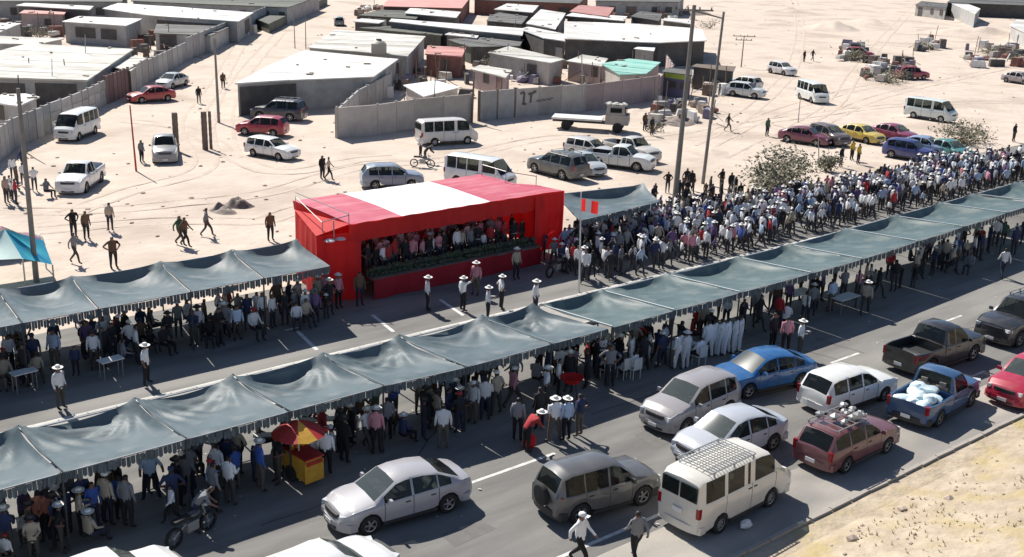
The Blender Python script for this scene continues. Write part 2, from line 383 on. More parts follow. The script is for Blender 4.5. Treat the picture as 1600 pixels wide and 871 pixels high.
# low spoil ridges in the sandy lot
def mound(px, py, r, h, m='sand', lab='low heap of dug sand on the open lot', sx=1.6, seed=1, cat='heap', name='sand_heap', group=None):
    p = G(px, py); q = MB(); n = 20; pts = []
    for i in range(n+1):
        row = []
        for j in range(n+1):
            u, v = (i/n*2-1), (j/n*2-1); d = min(1, math.hypot(u, v))
            hh = h*(math.cos(d*math.pi)+1)/2*(1+.6*noise.noise(Vector((u*3, v*3, seed*2.3))))-.05
            row.append((u*r*sx, v*r, hh))
        pts.append(row)
    q.grid(pts); q.f = [f[::-1] for f in q.f]
    o = q.build(name, M[m], smooth=True, sharp=180, loc=(p.x, p.y, gz(p.x, p.y)), rz=seed*.7); return tag(o, lab, cat, group)
SPOTS = [((1300, 45, 6, 1.3), 'sand', 'low dug sand heap on the open lot at the far top right'), ((1360, 38, 5, 1.0), 'sand', 'sand heap just right of another below the far roofs'),
 ((1530, 55, 7, 1.6), 'sand', 'pale sand heap before the far roofs at the right edge'), ((1225, 20, 6, 1.0), 'sand', 'flat sand heap at the top of the open lot'),
 ((1085, 22, 4, 1.0), 'scrap', 'brown rubble heap beside the top of the tall pole'),
 ((1110, 240, 2.2, .35), 'sand', 'low ridge of sand between the two tall poles'), ((350, 330, .9, .3), 'scrap', 'small brown earth clump behind the canopy row'),
 ((372, 322, .8, .65), 'scrap', 'taller rounded brown clump of scrub right of a lower one'), ((344, 327, .6, .45), 'scrap', 'lower dark brown clump of scrub on the sand'),
 ((1060, 190, 2.2, .5), 'scrap', 'rubble heap left of the tall poles'), ((1000, 178, 2, .4), 'sand', 'sand heap beside the flatbed truck')]
for i, (a, mm, lab) in enumerate(SPOTS): mound(*a, m=mm, lab=lab, seed=i+1)

# ------------------------------------------------------------ canopies
def canopy_bay(name, B0, B1, F0, F1, sag, m, label, group, folds=.02, seed=0, lift=.25, fringe=.26):
    """a square of shade cloth hung between back and front rails (points with z)"""
    t = thing(name, label, 'canopy', (F0.x, F0.y, 0), 0, group); O = Vector((F0.x, F0.y, 0))
    nu, nv = 34, 26; P = []
    pk_ = rnd.uniform(1.15, 1.75); fr = [rnd.uniform(13, 21), rnd.uniform(13, 21)]
    for i in range(nu+1):
        u = i/nu; row = []
        for j in range(nv+1):
            v = j/nv; b_ = B0.lerp(B1, u); f_ = F0.lerp(F1, u); p = b_.lerp(f_, v)
            g = (v**.27)*((1-v)**1.15)*2.0; su = math.sin(math.pi*u**pk_)**.55 if 0 < u < 1 else 0
            z = -sag*g*su
            for (uu, sg) in ((0, 1), (1, -1)):
                du = abs(u-uu)*(B1-B0).length; dv = v*(F0-B0).length; r = math.hypot(du, dv); a = math.atan2(du, dv+1e-4)
                z += lift*1.35*math.exp(-r/.6)*(1 if v > 0 else .5)
                z += folds*math.sin(a*fr[uu]+seed*3+.6*noise.noise(Vector((a*4, seed, uu))))*math.exp(-((r-1.3)/1.3)**2)*min(1, .35+su)*(1 if uu == 0 else .6)
            z += (.05*noise.noise(Vector((u*3+seed*5, v*3, seed)))+.016*noise.noise(Vector((u*11+seed, v*5+u*6, seed*2))))*math.sin(math.pi*v)
            # the front edge hangs a little between the posts
            if v > .9: z -= .05*su*(v-.9)*10
            row.append(p+Vector((0, 0, z))-O)
        P.append(row)
    q = MB(); q.grid(P); q.build('fabric', m, t, smooth=True, sharp=180)
    # scalloped fringe under the front rail
    q = MB(); n = 26
    for i in range(n):
        a = F0.lerp(F1, i/n)-O; c = F0.lerp(F1, (i+.93)/n)-O; dz = -.05*math.sin(math.pi*i/n)
        h = fringe*(.8+.4*((i*7+seed) % 5)/5); k = Vector((0, -.015*(i % 2), 0))
        q.quad([a+Vector((0, -.02, dz-.01))+k, c+Vector((0, -.02, dz-.01))+k, c+Vector((0, -.03, dz-h))+k, (a+c)/2+Vector((0, -.03, dz-h-.05))+k, a+Vector((0, -.03, dz-h))+k])
    q.build('fringe', M['fringe'], t)
    for nm, a in (('front_post', F0), ('back_post', B0)):
        a = a-O; MB().tube((a.x, a.y, 0), (a.x, a.y, a.z), .035, n=6).build(nm, M['darksteel'], t)
    q = MB(); e_ = Vector((.02, 0, .035)); q.tube(B0-O+e_+Vector((0, 0, lift*.4)), F0-O+e_, .03 if 8 < seed < 40 else .018, n=5); q.build('side_rail', M['railpale' if 8 < seed < 40 else 'fab'], t)
    q = MB(); q.tube(F0-O+Vector((0, 0, -.03)), F1-O+Vector((0, 0, -.03)), .022, n=5); q.build('front_rail', M['steel'], t)
    q = MB(); q.tube(B0-O+Vector((0, .02, .01)), B1-O+Vector((0, .02, .01)), .03, n=5); q.build('back_rail', M['whitep'], t)
    return t
# near row: measured posts along the back rail and the front rail
zb_, zf_ = 2.05, 2.45
bx = [-1.5, 1.6, 4.8]+[G(px, py, zb_).x for px, py in ((38, 690), (205, 630), (362, 597), (498, 560))]
bx += [21.8, G(745, 500, zb_).x, G(850, 483, zb_).x, G(946, 460, zb_).x, G(1060, 439, zb_).x, G(1160, 408, zb_).x]
bx += [45.4, G(1326, 362, zb_).x, G(1400, 341, zb_).x, G(1470, 321, zb_).x, G(1523, 306, zb_).x, G(1586, 288, zb_).x, 75.5, 80.5]
back_y = lambda x: 32.75+(.0 if x < 45 else (x-45)*.045)
front_y = lambda x: 28.45+(.25 if x < 20 else 0)+(0 if x < 45 else (x-45)*.055)
near_words = ['beside the left edge']*3+['first full bay at left', 'left of the food cart parasol', 'above the red and yellow food cart', 'right of the food cart parasol',
 'behind the silver sedan', 'left of the dark gap', 'right of the dark gap', 'below the white flagpole', 'above the seated people in white', 'where the cloth turns teal',
 'above the blue car with the open door', 'above the white wagon', 'above the black pickup', 'left of the black four-wheel drive', 'above the black four-wheel drive', 'fading off at the right edge', 'at the far right edge']
for i in range(len(bx)-1):
    x0, x1 = bx[i], bx[i+1]; teal = x0 > 26
    gap = .45 if i == 8 else .3 if i == 16 else 0
    canopy_bay('canopy', Vector((x0+.02, back_y(x0), zb_)), Vector((x1-.02-gap, back_y(x1), zb_)), Vector((x0+.02, front_y(x0), zf_)), Vector((x1-.02-gap*.5, front_y(x1), zf_)),
        ([.46, .36, .52][i % 3] if not teal else [.42, .28, .46][i % 3]), M['fabt' if teal else 'fab'],
        ('teal grey' if teal else 'blue grey')+' canopy bay of the near row, '+near_words[min(i, len(near_words)-1)]+(', outermost' if i in (0,) else ', next along' if i == 1 else ''),
        'shade canopies of the near row', folds=.075 if not teal else .03, seed=i, lift=.3 if not teal else .16)
# left row
lz = 2.15
lb = [1.5, 4.7, 7.9]+[G(0, 460, lz).x]+[G(px, py, lz).x for px, py in ((115, 440), (240, 408), (350, 390), (457, 376))]
lsk = lambda i: .6+.16*max(0, i-3)
lw = ['beyond the left edge', 'beside the left edge', 'left edge', 'below the teal tent', 'second from the tall wooden pole', 'left middle', 'next to the red stage', 'against the red stage']
for i in range(len(lb)-1):
    x0, x1 = lb[i], lb[i+1]
    canopy_bay('canopy', Vector((x0, 46.3, lz)), Vector((x1-.03, 46.3, lz)), Vector((x0-lsk(i), 41.0, lz+.4)), Vector((x1-.03-lsk(i+1), 41.0, lz+.4)), .5, M['fab'],
        'blue grey shade cloth bay of the far canopy row, '+lw[i], 'shade canopies of the far row', folds=.025, seed=i+40, fringe=.3)
# small canopy right of the stage
z = 2.5
a, b_, c, d = [G(px, py, z) for px, py in ((865, 305), (1005, 290), (905, 345), (1030, 315))]
canopy_bay('canopy', a, b_, c, d, .5, M['fab'], 'single blue grey canopy between the red stage and the tall poles', None, folds=.02, seed=77)

# ------------------------------------------------------------ the red and white stage
st = thing('parade_stage', 'red and white draped parade stage with open front and red skirt', 'stage', (26, 43, 0))
def L(x, y, z): return (x-26, y-43, z)
SX0, SX1, SY0, SY1, SZ = 25.95, 37.7, 42.85, 48.2, 3.72
def roofpt(x, v): return L(x, SY0+(SY1-SY0)*v, SZ+.05*math.sin(math.pi*v)-.02+.012*noise.noise(Vector((x, v*4, 0)))+.01*math.sin(x*5.2))
def roofpiece(name, x0, x1, m):
    n = 12; q = MB(); q.grid([[roofpt(x0+(x1-x0)*i/n, j/10) for j in range(11)] for i in range(n+1)]); q.f = [f[::-1] for f in q.f]
    return q.build(name, M[m], st, smooth=True, sharp=180)
roofpiece('red_roof_cloth', SX0, 28.85, 'redroof'); roofpiece('white_roof_cloth', 28.852, 34.2, 'white'); roofpiece('red_roof_cloth', 34.202, SX1, 'redroof')
def drape(name, x0, x1, y0, y1, z0, z1, m='red', amp=.05, waves=5, hem=0, skew=0):
    n = max(6, int(math.hypot(x1-x0, y1-y0)*8)); P = []
    dx, dy = x1-x0, y1-y0; l = math.hypot(dx, dy); nx, ny = dy/l, -dx/l
    for i in range(n+1):
        u = i/n; row = []
        for j in range(9):
            v = j/8; k = amp*(math.sin(u*l*waves+noise.noise(Vector((u*l, v, 5)))*3)*(.3+v)+.5*noise.noise(Vector((u*l*2, v*2, z0))))
            row.append(L(x0+dx*u+nx*k, y0+dy*u+ny*k-skew*v, z1+(z0-z1)*v-(hem*math.sin(u*l*2.2)**2*v)))
        P.append(row)
    q = MB(); q.grid(P); return q.build(name, M[m], st, smooth=True, sharp=180)
drape('front_valance', SX0-.05, SX1+.1, SY0-.02, SY0-.02, 2.86, SZ-.02, amp=.03, hem=.05)
drape('front_column_drape', 24.4, 26.5, 43.2, 42.78, .05, 3.3, amp=.07, waves=4)
drape('side_drape', 25.95, 24.4, 48.0, 43.2, .05, 3.3, amp=.05)
drape('front_column_drape', 37.1, 39.4, 42.72, 43.05, .5, 3.6, amp=.07, waves=4)
drape('side_drape', 39.35, 38.95, 43.05, 44.9, .6, 3.6, amp=.05)
drape('side_drape', 38.95, 37.75, 44.9, 45.6, .6, 3.6, amp=.04)
drape('inner_side_drape', 26.4, 26.4, 43.0, 48.0, 1.0, 3.5, amp=.04)
drape('inner_side_drape', 37.3, 37.3, 48.0, 43.0, 1.0, 3.5, amp=.04)
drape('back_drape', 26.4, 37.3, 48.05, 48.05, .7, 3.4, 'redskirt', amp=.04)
# sloping shoulders of the two towers
q = MB(); q.grid([[L(25.93, 48.05, 3.3), L(24.38, 43.2, 3.3)], [L(SX0, SY1, SZ), L(SX0, SY0, SZ)]]); q.build('shoulder_cloth', M['red'], st)
q = MB(); q.grid([[L(SX1, 45.6, SZ-.01), L(SX1, SY0, SZ-.01)], [L(38.95, 44.9, 3.6), L(39.35, 43.05, 3.6)]]); q.build('shoulder_cloth', M['redroof'], st)
for (x, y) in ((24.78, 43.2), (26.3, 42.95), (25.98, 47.9), (37.4, 43), (39.25, 43.15), (38.9, 44.8), (37.6, 47.9)):
    MB().tube(L(x, y, 0), L(x, y, 3.3 if x < 26 else 3.6), .04, n=6).build('post', M['darksteel'], st)
q = MB(); q.box(L((26.3+37.6)/2, 45.5, .68), (11.3, 5.0, .12)); q.build('platform', M['wood'], st)
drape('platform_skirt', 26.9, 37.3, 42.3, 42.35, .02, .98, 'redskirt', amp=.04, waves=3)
q = MB(); q.box(L(32.1, 42.62, .97), (10.4, .55, .06)); q.build('front_ledge', M['wood'], st)
q = MB(); q.box(L(32.1, 42.98, 1.16), (10.4, .12, .36)); q.build('front_parapet', M['green'], st)
q = MB()
for i in range(520):
    x = rnd.uniform(27, 37.2); q.blob(L(x, rnd.uniform(42.62, 42.95), 1.02+rnd.random()*.12+.3*(rnd.random() < .35)), rnd.uniform(.05, .11), seed=i % 11, sub=1)
o = q.build('garland', M['green'], st); o['kind'] = 'stuff'
# roof scaffolding and lamp pair on the left tower
q = MB()
for (p0, p1) in (((25.95, 47.9, 3.3), (25.95, 47.9, 4.0)), ((24.78, 43.3, 3.3), (24.78, 43.3, 3.9)), ((26.0, 43, 3.7), (26.0, 43, 4.2)), ((24.78, 43.3, 3.88), (26.0, 43, 4.1)), ((25.95, 47.9, 3.95), (24.78, 43.3, 3.85)), ((26, 43, 4.15), (26.0, 48, 4.15))):
    q.tube(L(*p0), L(*p1), .022, n=5)
q.build('scaffold_rail', M['steel'], st)
lp = thing('stage_lamp', 'pale double-headed lamp on the left shoulder of the red stage', 'lamp', (25.2, 43.0, 3.0))
MB().tube((0, 0, 0), (0, 0, .95), .03, n=6).build('stand', M['steel'], lp)
for s in (-1, 1): MB().lathe([(0, .05), (.2, 0), (.26, -.06), (.0, -.03)], 12, (s*.28, -.1, .12)).build('lamp_head', M['whitep'], lp, smooth=True)
q = MB()
for (p0, p1) in (((37.5, 47.8, 3.6), (37.5, 47.8, 4.4)), ((37.5, 45.7, 3.6), (37.5, 45.7, 4.4)), ((37.5, 47.8, 4.35), (37.5, 45.7, 4.35)), ((37.5, 45.7, 4.35), (38.9, 44.8, 4.1)), ((38.9, 44.8, 3.5), (38.9, 44.8, 4.15))):
    q.tube(L(*p0), L(*p1), .022, n=5)
q.build('scaffold_rail', M['steel'], st)

# ------------------------------------------------------------ buildings
def inset(poly, k):
    c = sum(poly, Vector((0, 0, 0)))/len(poly); out = []
    for p in poly:
        d = (p-c); l = d.length; out.append(c+d*((l-k)/l))
    return out
def shed(pix, h, wallm, roofm, label, name='shed', slope=0, openings=(), ridge=True, cat='building', over=.3, group=None, th=.08, z0=-.3, kids=None, sheets=True):
    P = [G(px, py, h) for px, py in pix]; c = sum(P, Vector((0, 0, 0)))/len(P)
    t = thing(name, label, cat, (c.x, c.y, 0), 0, group); Q = [p-Vector((c.x, c.y, 0)) for p in P]
    I = inset(Q, over)
    zc = lambda p: (p.y)*slope
    MB().prism([(p.x, p.y, zc(p)) for p in I], z0, h-th-.01).build('wall', M[wallm], t)
    poly = [(p.x, p.y, zc(p)) for p in Q]; q = MB(); n = len(poly); a = sum(poly[k][0]*poly[(k+1) % n][1]-poly[(k+1) % n][0]*poly[k][1] for k in range(n))
    if a < 0: poly = poly[::-1]
    i = 0
    q.v += [(x, y, h-th+z) for x, y, z in poly]+[(x, y, h+z) for x, y, z in poly]
    for k in range(n): q.f.append((k, (k+1) % n, n+(k+1) % n, n+k)); q.m.append(0)
    q.f.append(tuple(n+k for k in range(n))); q.f.append(tuple(range(n-1, -1, -1))); q.m += [0, 0]
    rf = q.build('roof', M[roofm], t)
    # overlapping sheet laps and a few weights on the roof, clipped to the outline
    def inside(x, y):
        r = False
        for k in range(n):
            x0, y0, _ = poly[k]; x1, y1, _ = poly[(k+1) % n]
            if (y0 > y) != (y1 > y) and x < (x1-x0)*(y-y0)/(y1-y0)+x0: r = not r
        return r
    if sheets:
        e = (Q[1]-Q[0]).normalized(); e.z = 0; ext = max(p.length for p in Q); k = -ext-.3; rs = random.Random(int(abs(c.x*5)))
        def clip(pl, d, sg):
            o_ = []
            for i_ in range(len(pl)):
                a_, b2 = pl[i_], pl[(i_+1) % len(pl)]; da, db = (a_.dot(e)-d)*sg, (b2.dot(e)-d)*sg
                if da >= 0: o_.append(a_)
                if da*db < 0: o_.append(a_.lerp(b2, da/(da-db)))
            return o_
        flat = [Vector((x, y, 0)) for x, y, _ in poly]; wd = 1.5 if ext < 14 else 2.4
        while k < ext+.3:
            pl = clip(clip(flat, k+.03, 1), k+wd-.03, -1)
            if len(pl) >= 3 and abs(sum(pl[i_].x*pl[(i_+1) % len(pl)].y-pl[(i_+1) % len(pl)].x*pl[i_].y for i_ in range(len(pl)))) > .6:
                dz = rs.uniform(.012, .055)
                MB().prism([(p.x*1.004, p.y*1.004, h+p.y*slope+dz) for p in pl], h-th+.01, 0).build('roof_sheet', M[roofm], rf)
            k += wd
        ws = MB(); rr = random.Random(int(abs(c.x*7))+3)
        for i in range(14):
            x, y = rr.uniform(-ext, ext), rr.uniform(-ext, ext)
            if inside(x, y): ws.box((x, y, h+y*slope+.09), (rr.uniform(.2, .9), rr.uniform(.15, .3), .14), rz=rr.uniform(0, 3))
        if ws.v: o = ws.build('roof_weight', M['stone'], rf); o['kind'] = 'stuff'
    if not openings and sheets:
        cand = []
        for k in range(len(I)):
            p, r_ = I[k], I[(k+1) % len(I)]; d = r_-p; nrm = Vector((d.y, -d.x, 0)).normalized()
            if nrm.dot(p+r_) < 0: nrm = -nrm
            if nrm.dot(Vector((c.x, c.y, 0)).normalized()) < -.45: cand.append((d.length, k))
        ro = random.Random(int(abs(c.x*11))); openings = []
        for ln, k in sorted(cand, reverse=True)[:2]:
            u = .08
            while u < .85 and ln > 3:
                w_ = ro.choice([.9, 1.1, 1.4, 2.2])/ln; dr = w_*ln > 1.0 and ro.random() < .4
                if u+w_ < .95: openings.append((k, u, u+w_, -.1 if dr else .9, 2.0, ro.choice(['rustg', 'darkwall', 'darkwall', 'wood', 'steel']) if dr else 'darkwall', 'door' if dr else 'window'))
                u += w_+ro.uniform(1.2, 3.5)/ln
    for (k, u0, u1, za, zb, mm, nm) in openings:
        p, r_ = I[k], I[(k+1) % n]; d = (r_-p); nrm = Vector((d.y, -d.x, 0)).normalized()
        if nrm.dot(p+r_) < 0: nrm = -nrm
        A = p+d*u0; B = p+d*u1; mid = (A+B)/2+nrm*.03; q = MB(); ang = math.atan2(d.y, d.x); W = (B-A).length
        q.box((mid.x, mid.y, (za+zb)/2), (W, .06, zb-za), rz=ang); w_ = q.build(nm, M[mm], t)
        if nm in ('window', 'door'):
            q = MB(); fr = mid+nrm*.03; ux = d.normalized()
            for (o_, ww, zz, hh) in ((-W/2, .08, (za+zb)/2, zb-za), (W/2, .08, (za+zb)/2, zb-za), (0, W, zb, .08), (0, W, za, .08)):
                q.box((fr.x+ux.x*o_, fr.y+ux.y*o_, zz), (ww, .05, hh), rz=ang)
            q.build('frame', M['wood'], w_)
    return t
D, W_ = 'darkwall', 'window'
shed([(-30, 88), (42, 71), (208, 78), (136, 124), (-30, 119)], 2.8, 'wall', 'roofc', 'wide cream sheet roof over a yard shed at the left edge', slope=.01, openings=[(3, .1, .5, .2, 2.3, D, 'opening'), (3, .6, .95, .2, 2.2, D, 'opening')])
shed([(97, 34), (123, 26), (222, 30), (197, 41)], 2.8, 'wall', 'roofw', 'grey house with bright flat roof and two dark windows upper left', 'house', openings=[(3, .15, .4, .9, 2.2, D, W_), (3, .5, .82, .9, 2.2, D, W_)])
shed([(160, 14), (185, 5), (396, 20), (372, 34), (230, 24)], 3.0, 'wall', 'roofw', 'long pale roof running along the top left block', 'long_building', openings=[(2, .2, .5, .5, 2.4, D, 'opening'), (3, .2, .9, .3, 2.4, D, 'opening')])
shed([(25, 9), (40, 5), (146, 10), (140, 16)], 3.2, 'roofg', 'roofw', 'thin pale roof at the top left behind the pink house', 'shed')
shed([(30, 21), (38, 16), (105, 17), (100, 23)], 2.7, 'wallp', 'roofr', 'dull pink house behind the grey one at top left', 'house', openings=[(3, .3, .45, .8, 2, D, W_)])
shed([(-30, 46), (-10, 36), (33, 37), (0, 50)], 2.6, 'wall', 'roofw', 'pale roof corner on the left edge above the cream roof', 'shed')
shed([(-20, 68), (0, 57), (100, 61), (60, 70)], 2.5, 'wall', 'roofc', 'long low pale roof just behind the wide cream one', 'shed')
shed([(108, 100), (60, 96), (46, 110), (128, 118), (140, 108)], 2.3, 'darkwall', 'roofw', 'low pale lean-to roof in front of the cream roof', 'shed')
shed([(3, 148), (-20, 160), (30, 166), (62, 152), (40, 147)], 2.2, 'wall', 'roofw', 'small white roofed hut behind the left fence', 'hut')
shed([(185, 96), (178, 106), (204, 112), (228, 92), (212, 86)], 2.3, 'wallb', 'roofc', 'small pale hut with rounded roof beside the rust gate', 'hut')
shed([(245, 38), (240, 52), (330, 56), (360, 42)], 2.2, 'wall', 'roofg', 'dark grey low building inside the upper left wall', 'shed')
shed([(-30, 2), (-20, -14), (200, -12), (190, 3)], 3, 'wall', 'roofg', 'dark roofed row along the very top left', 'long_building')
shed([(205, 2), (215, -14), (500, -6), (450, 12), (400, 10)], 2.8, 'wall', 'roofd', 'dark greenish roofs at the top beside the sandy street', 'long_building')
shed([(400, 30), (430, 8), (470, -8), (512, -4), (462, 18), (420, 38)], 1.5, 'roofd', 'roofd', 'dark roofed shacks along the sandy street at the top', 'shed')
# white warehouse pair
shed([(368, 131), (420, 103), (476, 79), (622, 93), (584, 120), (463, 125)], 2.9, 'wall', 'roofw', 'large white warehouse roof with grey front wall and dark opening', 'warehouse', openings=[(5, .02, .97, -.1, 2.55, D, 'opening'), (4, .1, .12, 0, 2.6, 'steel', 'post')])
shed([(481, 75), (524, 47), (665, 57), (637, 88)], 2.9, 'wall', 'roofc', 'cream flat roof behind the white warehouse with a water tank', 'warehouse')
wt = G(592, 84, 2.9); wtk = thing('water_tank', 'cream water tank standing on the cream warehouse roof', 'tank', wt)
MB().lathe([(0, 0), (.85, 0), (.88, .5), (.85, 1.1), (.6, 1.35), (.3, 1.45), (0, 1.45)], 16).build('tank_body', M['tank'], wtk, smooth=True)
MB().lathe([(0, 1.45), (.3, 1.45), (.3, 1.6), (0, 1.62)], 12).build('lid', M['darksteel'], wtk)
shed([(664, 85), (668, 72), (728, 75), (722, 89)], 2.5, 'brick', 'roofr', 'small house with faded red roof and brown brick walls', 'house', openings=[(3, .35, .5, 0, 2, D, 'door')])
shed([(630, 133), (680, 126), (720, 136), (662, 151)], 2.3, 'wallb', 'white', 'white cloth roof behind the long compound wall', 'shelter', sheets=False)
shed([(762, 83), (795, 73), (882, 93), (860, 99)], 2.5, 'wallb', 'roofc', 'pale green-grey house with shallow roof behind the graffiti wall', 'house', openings=[(0, .3, .5, .9, 2, D, W_), (3, .2, .35, .8, 2, D, W_)])
shed([(735, 108), (750, 102), (800, 110), (790, 122)], 2.0, 'wallp', 'roofc', 'low pinkish hut behind the grey gate wall', 'hut')
shed([(882, 34), (1000, 38), (1097, 46), (1104, 64), (1030, 67), (882, 61)], 3.2, 'darkwall', 'roofw', 'biggest white sheet roof with dark grey front wall', 'warehouse', openings=[(3, .1, .25, 0, 2.4, D, 'door')])
shed([(812, 46), (826, 42), (884, 54), (884, 65), (850, 60)], 2.9, 'darkwall', 'roofw', 'white roof strip left of the biggest white roof', 'shed')
shed([(608, 34), (612, 30), (818, 45), (816, 56), (700, 44)], 2.9, 'roofg', 'roofw', 'very long thin white roof across the middle block', 'long_building')
shed([(552, 34), (566, 29), (602, 33), (592, 37)], 2.5, 'roofg', 'roofw', 'small white roof at the left end of the middle block', 'hut')
shed([(632, 21), (641, 13), (720, 19), (713, 28)], 2.7, 'roofg', 'roofw', 'white rectangular roof in the upper middle block', 'shed')
shed([(772, 15), (792, 6), (842, 9), (832, 20)], 2.7, 'roofg', 'roofw', 'white roof at the top middle beside a dark blue shed', 'shed')
shed([(822, 37), (845, 15), (884, 21), (868, 46)], 2.8, 'roofg', 'roofw', 'bright white square roof left of the reddish shacks', 'shed')
shed([(765, 25), (780, 20), (825, 26), (815, 38), (760, 33)], 2.3, 'darkwall', 'roofg', 'dark blue grey shed between two white roofs', 'shed')
shed([(598, 10), (612, -8), (735, -4), (722, 13)], 2.9, 'brick', 'roofr', 'dark red brick building along the top edge', 'building', sheets=False)
shed([(560, 24), (600, 14), (660, 20), (650, 30)], 2.3, 'roofd', 'roofd', 'dark green grey shack left of a white roof', 'shack')
shed([(640, 40), (700, 44), (690, 56), (560, 44)], 2.0, 'roofd', 'roofd', 'dark greenish lean-to in front of the long thin roof', 'shack')
shed([(695, 54), (705, 50), (750, 54), (745, 60)], 2.3, 'roofg', 'roofw', 'small white roof in front of the long thin one', 'hut')
shed([(700, 62), (765, 58), (818, 62), (812, 72), (735, 74)], 2.1, 'roofd', 'roofg', 'dark grey yard roof behind the pale green house', 'shack')
shed([(890, 18), (905, 8), (960, 12), (950, 26)], 2.5, 'brick', 'roofr', 'dull red shack behind the biggest white roof', 'shack', sheets=False)
shed([(884, 25), (895, 20), (980, 26), (975, 33)], 2.3, 'roofg', 'roofw', 'thin pale roof before the dull red shack', 'shed')
shed([(985, 26), (1000, 18), (1035, 22), (1030, 33)], 2.4, 'darkwall', 'roofg', 'dark shack right of the dull red one', 'shack')
shed([(930, 2), (950, -10), (1070, -6), (1062, 4)], 3, 'wall', 'roofg', 'grey building cut by the top edge near the tall pole', 'building')
shed([(740, 0), (760, -14), (920, -10), (905, 6)], 2.8, 'brick', 'roofg', 'brown building cut by the top edge in the middle', 'building')
shed([(1034, 32), (1040, 28), (1082, 32), (1082, 38)], 2.6, 'roofg', 'roofw', 'small white roof right above the biggest roof', 'shed')
shed([(885, 96), (910, 86), (950, 92), (940, 104)], 2.2, 'wallp', 'roofc', 'pinkish grey yard hut left of the teal roof', 'hut')
shed([(940, 100), (985, 92), (1032, 98), (1010, 116), (968, 117)], 2.4, 'wallb', 'rooft', 'shed with faded teal roof behind the pink wall', 'shed')
shed([(990, 76), (1000, 72), (1024, 74), (1022, 80)], 2.6, 'wall', 'white', 'tiny white roofed block between teal roof and dark wall', 'hut', sheets=False)
shed([(1480, 4), (1500, -12), (1640, -6), (1630, 10)], 3, 'darkwall', 'roofg', 'dark roofed house at the top right corner', 'house')
shed([(1487, 6), (1495, 0), (1532, 14), (1524, 22)], 2.8, 'wall', 'roofw', 'white slanting roof at the top right', 'house')
shed([(1430, 8), (1440, 2), (1482, 6), (1478, 14)], 2.4, 'wall', 'roofg', 'low grey hut left of the white slanting roof', 'hut')
shed([(1578, 40), (1590, 30), (1640, 45), (1620, 60)], 2.4, 'wall', 'roofw', 'whitewashed shack on the right edge', 'shack')
# kiosk with a lime board and dark lorry box beside the tall poles
k_ = shed([(1034, 112), (1042, 106), (1082, 110), (1082, 118)], 2.6, 'purple', 'roofg', 'purple grey kiosk with lime green board by the tall pole', 'kiosk', sheets=False,
    openings=[(3, .04, .96, 2.0, 2.5, 'lime', 'sign_board'), (3, .1, .35, 1.0, 1.7, D, W_), (3, .5, .8, 1.0, 1.7, D, W_)])
shed([(1080, 104), (1088, 100), (1150, 104), (1146, 112)], 2.5, 'darkwall', 'wood', 'dark open store with brown lintel right of the lime kiosk', 'store', sheets=False)

# walls and fences
def wallrun(pts, h, m, label, bay=2.4, name='boundary_wall', cat='wall', group=None, post=True, rows=1, th=.15, jitter=.0, pm=None):
    P = [G(*p) for p in pts]; t = thing(name, label, cat, P[0], 0, group); O = P[0]; mats = {}
    for a, c in zip(P[:-1], P[1:]):
        d = c-a; l = d.length; n = max(1, round(l/bay)); ang = math.atan2(d.y, d.x); s = l/n
        for r_ in range(rows):
            q = MB(); q.box((0, 0, 0), (s-.14, th, h/rows-.02)); me = q.mesh('panel', M[m])
            for i in range(n):
                o = link_child('panel', me, t); p = a+d*((i+.5)/n)-O; o.location = (p.x, p.y, h/rows*(r_+.5)+rnd.uniform(-.04, .04)*jitter-.02); o.rotation_euler[2] = ang+rnd.uniform(-.03, .03)*jitter
        me = MB().box((0, 0, h/2+.02), (.14, th+.08, h+.12)).mesh('post', M[pm or m])
        for i in range(n+1):
            o = link_child('post', me, t); p = a+d*(i/n)-O; o.location = p; o.rotation_euler[2] = ang
    return t
wallrun([(-12, 262), (22, 234), (80, 207)], 2.3, 'wall', 'tall grey panel fence at the left edge behind the white minibus', rows=1, jitter=1, bay=1.3)
wallrun([(80, 207), (130, 185), (166, 164)], 2.3, 'wall', 'grey concrete slab fence running up behind the white minibus', rows=3, jitter=1, bay=2.0)
wallrun([(166, 164), (202, 148)], 2.6, 'rustg', 'rust brown sheet gate between the grey fence and the pale hut', bay=1.1, name='sheet_gate', cat='gate')
wallrun([(202, 148), (232, 128)], 2.5, 'wallb', 'pale wall section left of the red car', rows=1, bay=3)
wallrun([(232, 128), (262, 112), (292, 96)], 2.3, 'wall', 'grey wall behind the parked cars in the side street', rows=1)
wallrun([(292, 96), (330, 78), (390, 50), (450, 22)], 2.8, 'wall', 'long grey wall along the sandy street at upper left', rows=1, bay=3)
wallrun([(527, 217), (590, 211), (647, 201), (736, 191)], 2.55, 'wallb', 'long beige compound wall in front of the white cloth roof', bay=2.8)
wallrun([(526, 216), (560, 180), (610, 150)], 2.3, 'wall', 'grey side wall running back beside the white warehouse', bay=2.8)
wallrun([(748, 190), (803, 184)], 2.7, 'wall', 'plain grey gate wall between two dark posts', bay=2.0, pm='wood')
gw = wallrun([(806, 184), (876, 178), (912, 175)], 2.7, 'wallb', 'grey wall with black painted scrawl and a panel gate', bay=2.9)
wallrun([(912, 175), (970, 166), (1027, 157)], 2.6, 'wallp', 'pinkish grey compound wall left of the lime kiosk', bay=2.9)
wallrun([(1027, 157), (1050, 135), (1040, 118)], 2.4, 'wallp', 'short pinkish end wall beside the lime kiosk', bay=2.9)
